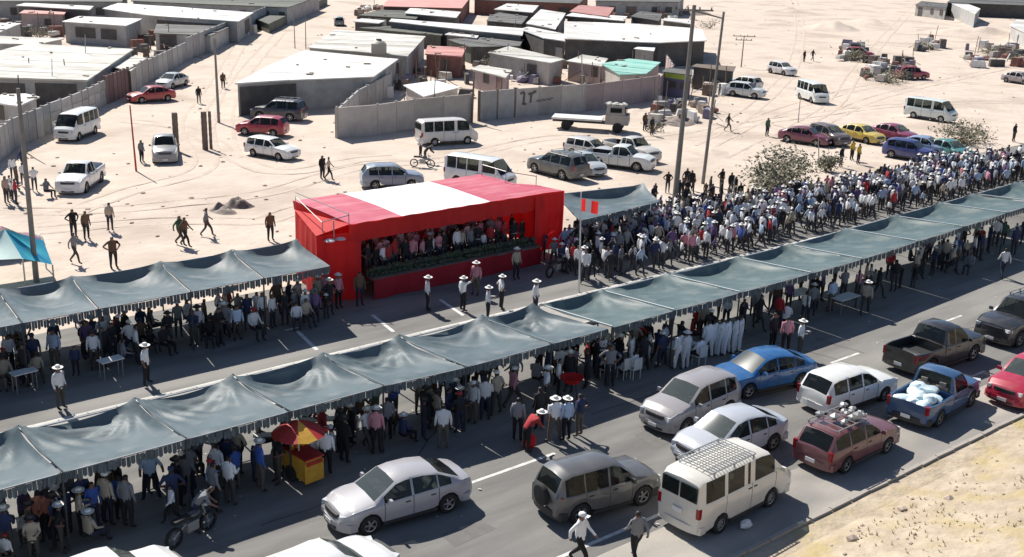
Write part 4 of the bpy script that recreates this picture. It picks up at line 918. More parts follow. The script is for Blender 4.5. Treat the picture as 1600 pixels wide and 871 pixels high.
# named people at measured feet (image point), face angle, pose, colour, hat
DN = 0  # facing the camera side (-Y)
NAMED = [
 (668, 486, .9, 'stand', 'white', 'white', 'marcher in white shirt and white hat with dark trousers, left one before the stage', None),
 (723, 487, 1.6, 'wave', 'white', 'white', 'person in white shirt and hat waving one raised arm before the stage', None),
 (743, 461, -1.2, 'stand', 'pink', 'white', 'person in pink shirt and white hat in front of the red stage skirt', None),
 (783, 484, 1.2, 'hips', 'white', 'white', 'person in white with white hat walking on the edge of the lit strip', None),
 (836, 492, .6, 'stand', 'white', 'white', 'person in all white with hat alone on the lit strip left of the flagpole', None),
 (762, 503, .8, 'hold', 'white', 'white', 'short person in white with wide white hat at the canopy edge', None),
 (806, 437, 0, 'stand', 'beige', 'white', 'person in beige beside the right end of the stage skirt', None),
 (497, 485, .3, 'stand', 'beige', 'white', 'left of three hatted people at the foot of the red column', None),
 (509, 480, .2, 'stand', 'pink', 'white', 'middle of three hatted people at the foot of the red column', None),
 (529, 482, .1, 'stand', 'pink', 'white', 'right of three hatted people at the foot of the red column', None),
 (562, 478, -.2, 'stand', 'brown', None, 'person in brown beside the dark corner of the stage', None),
 (466, 492, .4, 'hips', 'beige', 'white', 'person with pale hat and dark vest at the end of the far canopies', None),
 (96, 640, .5, 'stand', 'white', 'white', 'lone person in white with hat on the lit strip at left', None),
 (230, 602, .8, 'wide', 'white', 'white', 'person in long white shirt standing on the lit strip left of centre', None),
 (692, 702, 2.6, 'stand', 'white', None, 'person in white top and dark trousers just behind the silver sedan', None),
 (905, 884, .3, 'walk', 'white', 'cap', 'walking person in white at the bottom edge left of the tall white van', None),
 (992, 880, 2.8, 'walk', 'grey', None, 'walking person in grey shirt at the bottom edge behind the dark off-roader', None),
 (865, 690, 2.9, 'wide', 'white', 'white', 'person in white shirt and white hat seen from behind near the dark off-roader', None),
 (884, 690, 3.0, 'stand', 'pale blue', 'white', 'person with round white hat next to the white shirted one behind the dark off-roader', None),
 (904, 683, 3.3, 'hips', 'navy', None, 'tall person in navy with hand on hip at the right of the standing group', None),
 (822, 706, 1.4, 'bend', 'red', 'white', 'person leaning over a red bag at the lane line', None),
 (808, 690, 2.2, 'stand', 'grey', None, 'person in grey at the left of the group behind the dark off-roader', None),
 (842, 672, 2.9, 'stand', 'dark', None, 'person in dark clothes in the middle of the group behind the dark off-roader', None),
 (66, 848, 2.8, 'wide', 'orange', None, 'left of two people in orange tops at the lower left', None),
 (80, 846, 3.2, 'wide', 'orange', None, 'right of two people in orange tops at the lower left', None),
 (306, 832, 1.2, 'bend', 'grey', None, 'person in pale grey bending beside the motorcycle at lower left', None),
 (336, 800, 1.6, 'stand', 'grey', None, 'person in grey standing behind the bending one at lower left', None),
 (360, 790, 2.0, 'hold', 'white', None, 'person holding something white right of the bending one', None),
 (237, 782, 2.8, 'wide', 'pale blue', None, 'person in pale overalls below the left canopies', None),
 (110, 805, 2.8, 'wide', 'grey', None, 'person in grey trousers below the left canopy edge', None),
 (605, 690, 2.9, 'stand', 'grey', None, 'person in grey with dark trousers under the canopy behind the silver sedan', None),
 (173, 362, 2.4, 'stand', 'beige', None, 'slim person in tan standing alone on the sand near the left', None),
 (136, 375, 0.2, 'stand', 'brown', None, 'person in dark brown coat on the sand left of the slim tan one', None),
 (116, 372, .2, 'hips', 'black', None, 'person with dark round bag on the sand at left', None),
 (118, 412, .8, 'walk', 'grey', None, 'walking person with dark top nearest the tall wooden pole', None),
 (178, 418, 0, 'hips', 'brown', None, 'stocky person in brown behind the far canopy row at left', None),
 (282, 384, .6, 'walk', 'green', None, 'left of two people walking side by side behind the far canopies', None),
 (290, 386, .6, 'walk', 'brown', None, 'right of two people walking side by side behind the far canopies', None),
 (324, 370, 1.3, 'walk', 'grey', None, 'person striding on the sand toward the dark clumps', None),
 (423, 377, 0, 'stand', 'brown', None, 'person in brown standing at the back of the last far canopy', None),
 (504, 281, .3, 'stand', 'black', None, 'left one of a pair standing on the sand above the stage', None),
 (514, 283, .9, 'walk', 'beige', None, 'right one of a pair standing on the sand above the stage', None),
 (311, 161, 0, 'stand', 'black', None, 'person in dark on the side street right of the red car', None),
 (349, 139, 0, 'stand', 'brown', None, 'person in brown beside the pole on the side street', None),
 (1256, 97, 0, 'stand', 'dark', None, 'left of two distant people on the open lot at upper right', None),
 (1269, 96, 0, 'walk', 'dark', None, 'right of two distant people on the open lot at upper right', None),
 (1137, 206, .5, 'walk', 'dark', None, 'person in dark and white walking right of the tall poles', None),
 (1007, 205, 0, 'stand', 'brown', None, 'left of two brown figures right of the flatbed truck', None),
 (1018, 212, 0, 'stand', 'dark', None, 'right of two brown figures right of the flatbed truck', None),
 (1198, 213, 0, 'stand', 'green', None, 'person in olive beside the left end of the maroon car', None),
 (1330, 251, 0, 'stand', 'yellow', None, 'left of two people in yellow between the bush and the blue cars', None),
 (1340, 257, 0, 'stand', 'yellow', None, 'right of two people in yellow between the bush and the blue cars', None),
 (1313, 262, 0, 'stand', 'black', None, 'person in black beside the pale post right of the bush', None),
 (1583, 222, 0, 'stand', 'dark', None, 'lone dark figure at the right edge above the crowd', None),
 (222, 255, .5, 'stand', 'grey', None, 'person leaning by the left side of the grey pickup', None),
 (75, 310, .5, 'sit', 'grey', None, 'person crouched at the front corner of the white pickup', None),
 (657, 245, .5, 'stand', 'white', None, 'person in white by the rear wheel of the white minibus', None),
 (664, 255, .9, 'bend', 'dark', None, 'person bending beside a motorcycle below the white minibus', None),
 (1565, 435, 2.4, 'walk', 'white', None, 'person in white shirt walking at the right edge above the black four-wheel drive', None),
 (1350, 500-8, 2.0, 'walk', 'beige', 'white', 'person with white hat at the right of the tables on the shaded road', None),
 (1297, 488, 2.9, 'stand', 'pale blue', None, 'person in pale blue beside a table on the shaded road', None),
 (1248, 558, .3, 'hold', 'white', 'white', 'person in white hat right behind the blue car', None),
 (1226, 552, 2.6, 'stand', 'pink', None, 'person in striped pink behind the blue car roof', None),
 (1206, 545, 0, 'stand', 'dark', None, 'person in dark at the left behind the blue car roof', None),
]
for px, py, fa, po, c, hat, lab, gr in NAMED:
    p = G(px, py); placed.append((p.x, p.y)); person(p.x, p.y, fa, po, c, hat, label=lab, group=gr, s=1.0, skirt=None)
# band in white at the middle right
for i, (px, py) in enumerate(((1104, 560), (1114, 558), (1124, 557), (1134, 555), (1146, 553), (1154, 550))):
    p = G(px, py); placed.append((p.x, p.y)); person(p.x, p.y, 2.9+.15*i, ['bandwide', 'bandhold', 'bandstand'][i % 3], 'white', None, s=1.02,
        label='person all in white, %s from left in the standing row by the blue car' % ['first', 'second', 'third', 'fourth', 'fifth', 'sixth'][i], group='people in white under the near canopies')
for i, (px, py) in enumerate(((1060, 577), (1070, 578), (1035, 560), (955, 572), (985, 578), (1012, 570))):
    p = G(px, py); placed.append((p.x, p.y)); person(p.x, p.y, 2.9+.2*i, 'bandhold' if i % 2 else 'bandwide', 'white', 'white' if i in (1, 3) else None,
        label='person in white gathered round the seated group, ' + ['leftmost of a close pair', 'rightmost of a close pair', 'half behind the table', 'at the left end', 'beside the first seat', 'beside the last seat'][i], group='people in white under the near canopies')
SEATS = [(947, 592), (973, 590), (988, 590), (1090, 570)]
for i, (px, py) in enumerate(SEATS):
    p = G(px, py); placed.append((p.x, p.y)); person(p.x, p.y, 3.1, 'sit', 'white', None, label='seated person in white shirt, ' + ['first', 'second', 'third', 'last'][i]+' chair of the row under the teal canopies', group='seated people in white')
DK = [('dark', 4), ('black', 2), ('navy', 3), ('grey', 2.5), ('white', 5), ('brown', 1.5), ('red', 1.3), ('beige', 1.6), ('pale blue', .8), ('pink', .5), ('blue', .6), ('green', .5), ('purple', .5)]
MX = [('white', 10), ('dark', 2.4), ('navy', 3), ('pale blue', 2), ('purple', 1.4), ('black', 1.2), ('red', .5), ('grey', 1.5), ('beige', 1.5), ('blue', .4), ('pink', .5)]
PO = [('stand', 5), ('hips', 1.5), ('hold', 2), ('wide', 1.5), ('walk', 1)]
# stage guests
for i in range(62):
    for _ in range(20):
        x, y = rnd.uniform(27.0, 36.9), rnd.choice([43.45, 44.1, 44.9])+rnd.uniform(-.1, .1)
        if free(x, y, .29): break
    zone = 'on stage '+('left third' if x < 30.3 else 'middle' if x < 33.8 else 'right third')+(', front row' if y < 43.9 else ', rear row')
    person(x, y, rnd.gauss(0, .3), wpick(PO), wpick([('dark', 4), ('white', 3), ('grey', 2), ('red', 2), ('pink', 1.5), ('beige', 1.5), ('black', 2)]), 'white' if rnd.random() < .3 else None, z=.745, group='guests on the red stage', label_zone=zone, label=None)
# under the far canopies
for i in range(105):
    for _ in range(20):
        x, y = rnd.uniform(5, 24.2), rnd.choice([41.2, 41.8, 42.5, 43.6])+rnd.gauss(0, .2)
        if free(x, y, .4): break
    else: continue
    zone = 'far canopies '+('at left edge' if x < 11.2 else 'below teal tent' if x < 14 else 'left of middle' if x < 17 else 'right of middle' if x < 20.5 else 'beside stage')
    person(x, y, rnd.gauss(.2, .7), wpick(PO+[('sit', 2.2)]), wpick(DK), rnd.choice([None, None, None, 'white', 'dark', 'cap']), group='people under the far canopies', label_zone=zone)
# under the near canopies
for i in range(215):
    for _ in range(25):
        x = rnd.uniform(5.5, 33) if rnd.random() < .72 else rnd.uniform(33, 64)
        y = rnd.choice([28.8, 29.4, 30.0, 30.7])+rnd.gauss(0, .2)
        if 23.9 < x < 26.8 and rnd.random() < .7: continue
        if free(x, y, .36): break
    else: continue
    zone = 'near canopies '+('at lower left' if x < 9.5 else 'left of food cart' if x < 14.5 else 'right of food cart' if x < 19 else 'behind silver sedan' if x < 24 else 'by open gap' if x < 29 else 'by seated row' if x < 34 else 'above blue car' if x < 42 else 'toward right edge')
    person(x, y, rnd.gauss(1.6, 1.4), wpick(PO+[('sit', 1.5)]), wpick(DK), rnd.choice([None, None, None, 'white', 'dark', 'cap']), group='people under the near canopies', label_zone=zone)
# the crowd along the far carriageway at right
n_ = 0
while n_ < 640:
    px, py = rnd.uniform(880, 1610), rnd.uniform(232, 470); p = G(px, py)
    if not (37.9 < p.y < 49.5 and 37 < p.x < 104): continue
    if py < lerp_tab([(880, 395), (960, 355), (1040, 342), (1160, 334), (1260, 316), (1330, 303), (1400, 288), (1450, 270), (1600, 255)], px): continue
    lim = 45.2 if p.x < 52 else 47.6
    if p.y > lim: continue
    dens = 1.0 if p.y > 41.5 else (.22 if p.x < 70 else .6)
    if p.x < 47 and p.y > 41: dens = .8
    if rnd.random() > dens: continue
    if not free(p.x, p.y, .40): continue
    n_ += 1
    zone = 'in right crowd '+('by the flagpole' if p.x < 42 else 'below single canopy' if p.x < 48 else 'below tall poles' if p.x < 58 else 'below large bush' if p.x < 68 else 'below yellow car' if p.x < 80 else 'at right edge')
    person(p.x, p.y, rnd.gauss(1.5, .5) if rnd.random() < .6 else rnd.gauss(0, .6), wpick([('stand', 3), ('walk', 5), ('wide', 1), ('hold', 1)]), wpick(MX), 'white' if rnd.random() < .2 else None, group='people in the right crowd', label_zone=zone)
for i in range(26):   # onlookers behind the single canopy and the poles
    p = G(rnd.uniform(1005, 1160), rnd.uniform(296, 338))
    if free(p.x, p.y, .5): person(p.x, p.y, rnd.gauss(0, .5), wpick(PO), wpick([('dark', 4), ('black', 4), ('navy', 1), ('white', 1), ('brown', 1)]), 'dark' if rnd.random() < .3 else None, group='onlookers behind the single canopy', label_zone='on sand by tall poles')
for i in range(12):   # left edge on the sand
    p = G(rnd.uniform(-10, 56), rnd.uniform(265, 325))
    if free(p.x, p.y, .6): person(p.x, p.y, rnd.gauss(1, 1), wpick(PO), wpick(DK), None, group='people on the sand at the left edge', label_zone='on sand left of white pickup')
for i in range(9):
    p = G(rnd.uniform(845, 905), rnd.uniform(390, 425))
    if free(p.x, p.y, .4): person(p.x, p.y, rnd.gauss(0, .8), wpick(PO), wpick(MX), 'white' if rnd.random() < .4 else None, group='people at the right foot of the stage', label_zone='by right red column')
flush_people()
# chairs under the seated row
ch0 = None
for i, (px, py) in enumerate(SEATS):
    p = G(px, py)
    lab = 'white plastic chair under the '+['first', 'second', 'third', 'last'][i]+' seated person in white'
    if ch0 is None:
        ch0 = thing('chair', lab, 'chair', p, 3.1, 'chairs under the near canopies')
        MB().box((0, .05, .43), (.44, .44, .04)).build('seat', M['whitep'], ch0); MB().box((0, .27, .68), (.44, .04, .46), taper=1).build('backrest', M['whitep'], ch0)
        for sx in (-.19, .19):
            for sy in (-.14, .24): MB().tube((sx, sy, 0), (sx, sy, .42), .02, n=6).build('leg', M['whitep'], ch0)
    else:
        c = copy_tree(ch0); c.location = p; c['label'] = lab

# ------------------------------------------------------------ stalls, tables, carts
pc = G(486, 758); ct = thing('food_cart', 'red food cart with a yellow front board under the red and yellow parasol', 'cart', pc, .1)
MB().box((0, .5, .62), (.62, 1.35, .78)).build('body', M['yellow'], ct)
MB().box((0, -.2, .56), (.70, .03, .70)).build('front_board', M['yellow'], ct); MB().box((0, -.22, .86), (.6, .02, .12)).build('trim_board', M['redp'], ct); MB().box((0, .5, 1.03), (.72, 1.5, .05)).build('counter', M['redp'], ct)
for sx in (-.3, .3): MB().lathe([(0, -.03), (.27, -.03), (.28, 0), (.27, .03), (0, .03)], 14, (0, 0, 0), axis='y').build('wheel', M['rub'], ct, loc=(sx*1.15, .6, .28), rz=R(90))
for sx in (-.2, 0, .2): MB().lathe([(0, 0), (.07, 0), (.08, .2), (.04, .26), (0, .27)], 8, (sx, .7, 1.055)).build('jar', M['amber'], ct, smooth=True)
MB().box((.31, 1.1, 1.35), (.04, .04, .7)).box((-.31, 1.1, 1.35), (.04, .04, .7)).build('upright', M['whitep'], ct)
q = thing('parasol', 'parasol with red and yellow wedges above the food cart', 'parasol', G(486, 758)+Vector((-.15, .45, 0)))
for k in range(8):
    a0, a1 = k*math.pi/4+.25, (k+1)*math.pi/4+.25; r_ = .85; m_ = 'yellow' if k % 4 == 1 else 'redp'
    mb = MB(); mid = ((a0+a1)/2)
    mb.grid([[(r_*v*math.cos(a), r_*v*math.sin(a), 2.12-.42*v**1.3-(.04*math.sin(math.pi*(a-a0)/(a1-a0))*v)) for v in (0, .25, .5, .75, 1)] for a in (a0, mid, a1)]); mb.build('panel', M[m_], q)
MB().tube((0, 0, 0), (0, 0, 2.15), .025, n=6).build('pole', M['whitep'], q)
def table(px, py, rz, lab, L_=1.6, W=.55, h=.75, m='whitep', group='white topped tables under the near canopies', tilt=0):
    p = G(px, py); t = thing('table', lab, 'table', p, rz, group); MB().box((0, 0, h), (L_, W, .04)).build('tabletop', M[m], t)
    for sx in (-1, 1):
        for sy in (-1, 1): MB().tube((sx*(L_/2-.08), sy*(W/2-.06), 0), (sx*(L_/2-.08), sy*(W/2-.06), h-.02), .018, n=5).build('leg', M['steel'], t)
    return t
table(433, 712, -.5, 'white table left of the parasol over the food cart', 1.5, .3, .78)
table(515, 690, -.5, 'long white table right of the parasol over the food cart', 2.0, .35, .85)
table(1060, 566, .1, 'white covered table beside the seated people in white', 1.4, .8, .8)
table(1245, 480, .0, 'white table left of the two pale blue figures on the shaded road', 1.6, .7)
table(1318, 487, .0, 'white table in front of the person in pale blue on the shaded road', 1.5, .7)
table(55, 830, .1, 'small white table at the lower left corner', .9, .4, .5)
table(148, 790, .1, 'small white table under the left canopies beside people', .8, .4, .6)
table(40, 610, .1, 'white table under the far canopies at the left edge', .9, .5)
table(175, 590, .1, 'white table under the far canopies left of centre', .9, .5)
p = G(892, 628); bs = thing('basin_stand', 'red basin on a stand beside the standing group', 'stall', p)
MB().lathe([(0, .85), (.25, .85), (.42, 1.02), (.45, 1.02), (.27, .8), (0, .8)], 16).build('basin', M['red'], bs, smooth=True)
for k in range(3): a = k*2.1; MB().tube((.3*math.cos(a), .3*math.sin(a), 0), (.18*math.cos(a), .18*math.sin(a), .85), .02, n=5).build('leg', M['darksteel'], bs)
q = MB(); q.blob((0, 0, .25), .28, seed=3, sub=2, sq=(1, .7, .85)); bg_ = q.build('bag', M['red'], smooth=True, loc=G(826, 700), rz=0); tag(bg_, 'red bag on the ground beside the leaning person', 'bag')
p = G(1165, 825); q = MB(); q.blob((0, 0, .12), .25, seed=4, sub=2, sq=(1, .6, .5)); o = q.build('bag', M['white'], smooth=True, loc=p); tag(o, 'white plastic bag on the ground under the side of the tall white van', 'bag')

# ------------------------------------------------------------ vehicles
def vehicle_proto(sp):
    """builds the meshes of one vehicle type; front faces +X"""
    Lg, W = sp['L'], sp['W']; hw = W/2; xf, xr, r = sp['xf'], sp['xr'], sp['r']; top = sp['top']; zb0 = sp['belt']; sill = sp.get('sill', .27)
    xs = {round(a, 3) for a, _ in top}
    for c in (xf, xr):
        for k in range(7): xs.add(round(c+(r+.055)*math.cos(k*math.pi/6), 3))
    for a, c in sp['win']: xs |= {a, c}
    seams = sp.get('seams', [])
    for a in seams: xs |= {round(a-.012, 3), round(a+.012, 3)}
    x0, x1 = -Lg/2, Lg/2; xs |= {x0, x1, x0+.12, x1-.12, x0+.35, x1-.35}; xs = sorted(x for x in xs if x0 <= x <= x1)
    out = [xs[0]]
    for x in xs[1:]:
        if x-out[-1] > .009: out.append(x)
    xs = out; bed = sp.get('bed'); Rf = sp.get('roofw', .76)
    def section(x, force=None):
        zt = lerp_tab(top, x); e = min(x-x0, x1-x); nose = 1 if e > .7 else 1-sp.get('nose', .16)*((.7-e)/.7)**2
        w_ = hw*nose; zb = min(zb0+sp.get('rise', 0)*(-x), zt-.03); su = sill
        for c in (xf, xr):
            if abs(x-c) < r+.06: su = max(su, math.sqrt(max(0, (r+.06)**2-(x-c)**2))+r*.98)
        if e < .13: su = max(su, sill+.10*(1-e/.13))
        k = max(0, min(1, (zt-zb)/max(.05, sp['H']-zb0))); wt = w_*(.90*(1-k)+Rf*k)
        if bed and bed[0] < x < bed[1]:
            zf = bed[2]; pts = [(0, su), (w_*.8, su), (w_*.97, su), (w_, su+(zb-su)*.5), (w_*.98, zb-.05), (w_*.95, zb), (w_*.88, zb), (w_*.87, zf), (0, zf)]
        else:
            pts = [(0, su), (w_*.8, su), (w_*.97, su), (w_, su+(zb-su)*.5), (w_*.985, zb-.07), (w_*.94, zb), (wt, zt-.045-.02*k), (wt*.86, zt-.008), (0, zt+.03)]
        return [(x, y, z) for y, z in pts]
    S = []; X = []
    for i, x in enumerate(xs):
        if bed and abs(x-bed[0]) < .005: S.append(section(x-.001)); X.append(x); S.append(section(x+.001)); X.append(x)
        elif bed and abs(x-bed[1]) < .005: S.append(section(x-.001)); X.append(x); S.append(section(x+.001)); X.append(x+.0)
        else: S.append(section(x)); X.append(x)
    parts = {}
    def add(nm, side, quad):
        d = parts.setdefault(nm, MB()); d.quad(quad if side > 0 else quad[::-1])
    zoneof = lambda x: next((n for a, c, n in sp['zones'] if a <= x <= c), 'body')
    for i in range(len(S)-1):
        xm = (X[i]+X[i+1])/2; zn = zoneof(xm)
        iswin = any(a-.001 <= xm <= c+.001 for a, c in sp['win']); isseam = any(abs(xm-a) < .013 for a in seams)
        door = next((n for a, c, n in sp.get('doors', []) if a < xm < c), None); inbed = bed and bed[0] < xm < bed[1]
        for side in (1, -1):
            for j in range(8):
                qd = [S[i][j], S[i+1][j], S[i+1][j+1], S[i][j+1]]; qd = [(p[0], -p[1]*side, p[2]) for p in qd]
                nm = 'body'
                if j < 1: nm = 'underside'
                elif j in (2, 3, 4) and isseam: nm = 'door_gap|%d%s' % ([k for k, a in enumerate(seams) if abs(xm-a) < .013][0], side)
                elif j in (2, 3, 4) and door and not inbed: nm = door+('|L' if side < 0 else '|R')
                elif j == 5 and iswin and not inbed: nm = 'side_window|%d%s' % ([k for k, (a, c) in enumerate(sp['win']) if a-.001 <= xm <= c+.001][0], side)
                elif j == 7 and zn == 'ws' or (j == 6 and zn == 'ws' and sp.get('wide_ws')): nm = 'windscreen'
                elif j == 7 and zn == 'rw': nm = 'rear_window'
                elif j >= 6 and zn == 'hood': nm = 'bonnet'
                elif j >= 6 and zn == 'deck': nm = 'boot_lid'
                elif inbed and j >= 6: nm = 'cargo_bed'
                add(nm, side, qd)
    for k, sgn in ((0, -1), (-1, 1)):
        sec = S[k]; ring = [(p[0], -p[1], p[2]) for p in sec]+[(p[0], p[1], p[2]) for p in sec[-2:0:-1]]
        parts['body'].quad(ring if sgn < 0 else ring[::-1])
    PM = []   # (name, mesh)
    gl = M[sp.get('glass', 'glass')]
    for nm, mb in parts.items():
        base = nm.split('|')[0]; mt = {'underside': M['plast'], 'door_gap': M['plast'], 'side_window': M['glass'], 'windscreen': gl, 'rear_window': M['glass'], 'cargo_bed': M['plast'] if sp.get('liner') else M['paint']}.get(base, M['paint'])
        PM.append((base, bm_merge(mb, base, mt)))
    # lamps, bumpers, plate, mirrors, handles
    fb = sp.get('fb', .36); zl = sp['lampz']; zt_ = sp['tailz']; bump_m = M['plast'] if sp.get('dark_bumper') else M['paint']
    def one(nm, mb, m, smooth=False, pos=None): PM.append((nm, mb.mesh(nm, M[m] if isinstance(m, str) else m, smooth)))
    def bar(xc, w_, z, h, d, bow): # a bowed bar across the car
        q = MB(); n = 8; P = []
        for a in range(n+1):
            u = a/n*2-1; y = u*w_/2; x = xc-(abs(u)**3)*bow*np.sign(xc)
            P.append((x, y))
        s = np.sign(xc)
        for a in range(n):
            (xa, ya), (xb, yb) = P[a], P[a+1]
            o_ = [(xa, ya, z-h/2), (xb, yb, z-h/2), (xb, yb, z+h/2), (xa, ya, z+h/2)]; i_ = [(x_-s*d, y_, z_) for x_, y_, z_ in o_]
            q.quad(o_ if s > 0 else o_[::-1]); q.quad([o_[3], o_[2], i_[2], i_[3]] if s > 0 else [i_[3], i_[2], o_[2], o_[3]]); q.quad([i_[0], i_[1], o_[1], o_[0]] if s > 0 else [o_[0], o_[1], i_[1], i_[0]])
        for e in (0, n):
            xa, ya = P[e]; f = [(xa, ya, z-h/2), (xa, ya, z+h/2), (xa-s*d, ya, z+h/2), (xa-s*d, ya, z-h/2)]; q.quad(f if (e == n) == (s > 0) else f[::-1])
        return q
    bo = sp.get('nose', .16)*hw*.9+.10
    one('front_bumper', bar(x1+.05, W*.96, fb, .26, .25, bo), bump_m, True); one('rear_bumper', bar(x0-.05, W*.96, fb+.03, .24, .25, bo*.8), bump_m, True)
    one('grille', bar(x1+.022, W*.48, zl-.02, .14, .12, .04), 'plast'); one('lower_intake', bar(x1+.065, W*.5, fb-.06, .09, .1, .05), 'plast')
    for s in (-1, 1):
        q = MB(); q.box((x1-.085-bo*.35, s*(hw*(1-sp.get('nose', .16)*.75)-W*.085), zl), (.26, W*.17, .13), rz=-s*.42, taper=.92); one('headlight', q, 'lamp')
        if not sp.get('vert_tail'): q = MB(); q.box((x0+.115+bo*.3, s*(hw*(1-sp.get('nose', .16)*.8)-W*.085), zt_-.03), (.22, W*.17, .12), rz=s*.42, taper=.9)
        else: q = MB(); q.box((x0+.055, s*(hw*(1-sp.get('nose', .16)*.86)-.05), zt_-.06), (.13, .12, .32))
        one('tail_light', q, 'tlamp')
        q = MB(); mx = sp['mirror']; q.box((mx, s*(hw+.10), zb0+.06), (.10, .17, .13), taper=.85); q.box((mx+.02, s*(hw+.01), zb0+.02), (.05, .12, .04)); one('wing_mirror', q, 'plast' if sp.get('dark_bumper') else M['paint'])
        q = MB(); 
        for hx in sp.get('handles', []): q.box((hx, s*(hw*.985+.012), zb0-.13), (.16, .03, .03))
        if q.v: one('door_handle', q, 'chrome' if sp.get('chromeh') else 'plast')
        q = MB(); q.box(((xf+xr)/2, s*(hw*.985), sill+.02), (abs(xf-xr)-2*r-.18, .05, .09)); one('side_sill', q, 'plast')
    one('licence_plate', MB().box((x0-.065, 0, fb+.12 if not sp.get('platez') else sp['platez']), (.02, .36, .13)), 'white')
    one('licence_plate', MB().box((x1+.068, 0, fb+.03), (.02, .36, .12)), 'white')
    if sp.get('rack'):
        q = MB(); a, c = sp['rack']; zz = sp['H']+.09; ww = hw*Rf*.92
        for s in (-1, 1): q.tube((a, s*ww, zz), (c, s*ww, zz), .022, n=5)
        n = max(3, int((c-a)/sp.get('slat', .5)))
        for i in range(n+1): x = a+(c-a)*i/n; q.tube((x, -ww, zz+.012), (x, ww, zz+.012), .016, n=5)
        if sp.get('slat', .5) < .3:
            for k in range(1, 6): q.tube((a, -ww+2*ww*k/6, zz-.01), (c, -ww+2*ww*k/6, zz-.01), .012, n=4)
        for s in (-1, 1):
            for x in (a+.1, (a+c)/2, c-.1): q.box((x, s*ww, zz-.06), (.05, .04, .12))
        one('roof_rack', q, 'steel')
    if sp.get('spare'):
        q = MB(); q.lathe([(0, -.09), (.3, -.09), (.34, -.05), (.34, .05), (.3, .09), (0, .10)], 20, (0, 0, 0), axis='y'); me = q.mesh('spare_wheel', M['rub'], True)
        me.transform(Matrix.Rotation(R(90), 4, 'Z')); me.transform(Matrix.Translation((x0-.10, .0, .88))); PM.append(('spare_wheel', me))
    for a, c, z_, h_ in sp.get('rearglass', []): one('rear_window', MB().box((x0+sp.get('rgx', .0)-.012, (a+c)/2, z_), (.02, c-a, h_), ry=sp.get('rgt', 0)), 'glass')
    for x_, s in ((sp.get('wiper', None), 0),):
        if x_: one('wiper', MB().tube((x_, -.1, zb0+.07), (x_-.3, .35, zb0+.22), .012, n=4).tube((x_, -.6, zb0+.07), (x_-.3, -.15, zb0+.22), .012, n=4), 'plast')
    if sp.get('extra'): 
        for nm, mb, m in sp['extra']: one(nm, mb, m)
    # seats and dashboard
    fx = next(a for a, c, n in sp['zones'] if n == 'ws')-.15; sx = sp['belt']
    for s in (-.36, .36): one('car_seat', MB().box((fx-.45, s, sx-.42), (.5, .48, .16)).box((fx-.72, s, sx-.12), (.14, .46, .62), ry=-.15).box((fx-.76, s, sx+.25), (.09, .24, .16)), 'seatcloth')
    one('dashboard', MB().box((fx+.28, 0, sx-.1), (.35, hw*1.6, .2)), 'plast')
    if not bed: one('rear_bench', MB().box((fx-1.35, 0, sx-.42), (.5, hw*1.5, .16)).box((fx-1.62, 0, sx-.12), (.14, hw*1.5, .56), ry=-.15), 'seatcloth')
    # wheels
    ty = MB().lathe([(r*.62, -.105), (r*.92, -.105), (r, -.07), (r, .07), (r*.92, .105), (r*.62, .105), (r*.62, -.105)], 24, axis='y').mesh('tyre', M['rub'], True)
    q = MB().lathe([(0, .05), (r*.16, .055), (r*.2, .03)], 12, axis='y').lathe([(r*.55, .075), (r*.63, .085), (r*.63, -.08)], 24, axis='y')
    for k in range(5 if not sp.get('steelrim') else 8):
        a = k*2*math.pi/(5 if not sp.get('steelrim') else 8); q.box((math.cos(a)*r*.36, .045, math.sin(a)*r*.36), (r*.46, .03, r*(.17 if not sp.get('steelrim') else .2)), ry=-a)
    rm = q.mesh('rim', M['rim'], False); disc = MB().lathe([(0, -.0), (r*.6, -.0)], 16, axis='y').mesh('brake_disc', M['plast'])
    return dict(parts=PM, wheels=[(xf, 1), (xf, -1), (xr, 1), (xr, -1)], tyre=ty, rim=rm, disc=disc, sp=sp)
def bm_merge(mb, name, m):
    me = mb.mesh(name, m); bm = bmesh.new(); bm.from_mesh(me); bmesh.ops.remove_doubles(bm, verts=bm.verts, dist=.0008); bmesh.ops.recalc_face_normals(bm, faces=bm.faces) if False else None
    bm.to_mesh(me); bm.free(); me.polygons.foreach_set('use_smooth', [True]*len(me.polygons)); me.set_sharp_from_angle(angle=R(42)); return me
def put_vehicle(pr, name, label, cat, loc, rz, color, group=None, detail=True, steer=0):
    t = thing(name, label, cat, loc, rz, group); sp = pr['sp']
    for nm, me in pr['parts']: 
        if not detail and nm in ('wiper', 'lower_intake', 'side_sill', 'door_handle', 'door_gap'): continue
        link_child(nm, me, t, color+(1,))
    for x, s in pr['wheels']:
        wl = link_child('wheel', pr['disc'], t); wl.location = (x, s*(sp['W']/2-.115), sp['r']); wl.rotation_euler[2] = (0 if s > 0 else math.pi)+(steer if x > 0 else 0)
        link_child('tyre', pr['tyre'], wl); link_child('rim', pr['rim'], wl)
    return t
SPECS = {}
SPECS['sedan'] = dict(L=4.45, W=1.74, H=1.46, xf=1.32, xr=-1.30, r=.32, belt=.93, rise=.03, lampz=.66, tailz=.86, mirror=.72, wiper=1.0,
  top=[(-2.225, .80), (-2.12, .97), (-1.75, 1.05), (-1.05, 1.36), (-.5, 1.455), (.1, 1.46), (.42, 1.40), (1.12, .97), (1.8, .86), (2.08, .74), (2.225, .58)],
  zones=[(-2.225, -1.76, 'deck'), (-1.75, -1.05, 'rw'), (.42, 1.12, 'ws'), (1.12, 2.0, 'hood')], win=[(-1.4, -.98), (-.93, -.13), (-.05, .85)], seams=[-.95, -.09, .86], doors=[(-.94, -.1, 'rear_door'), (-.08, .85, 'front_door')], handles=[-.75, .1], nose=.26, glass='glassl', roofw=.74)
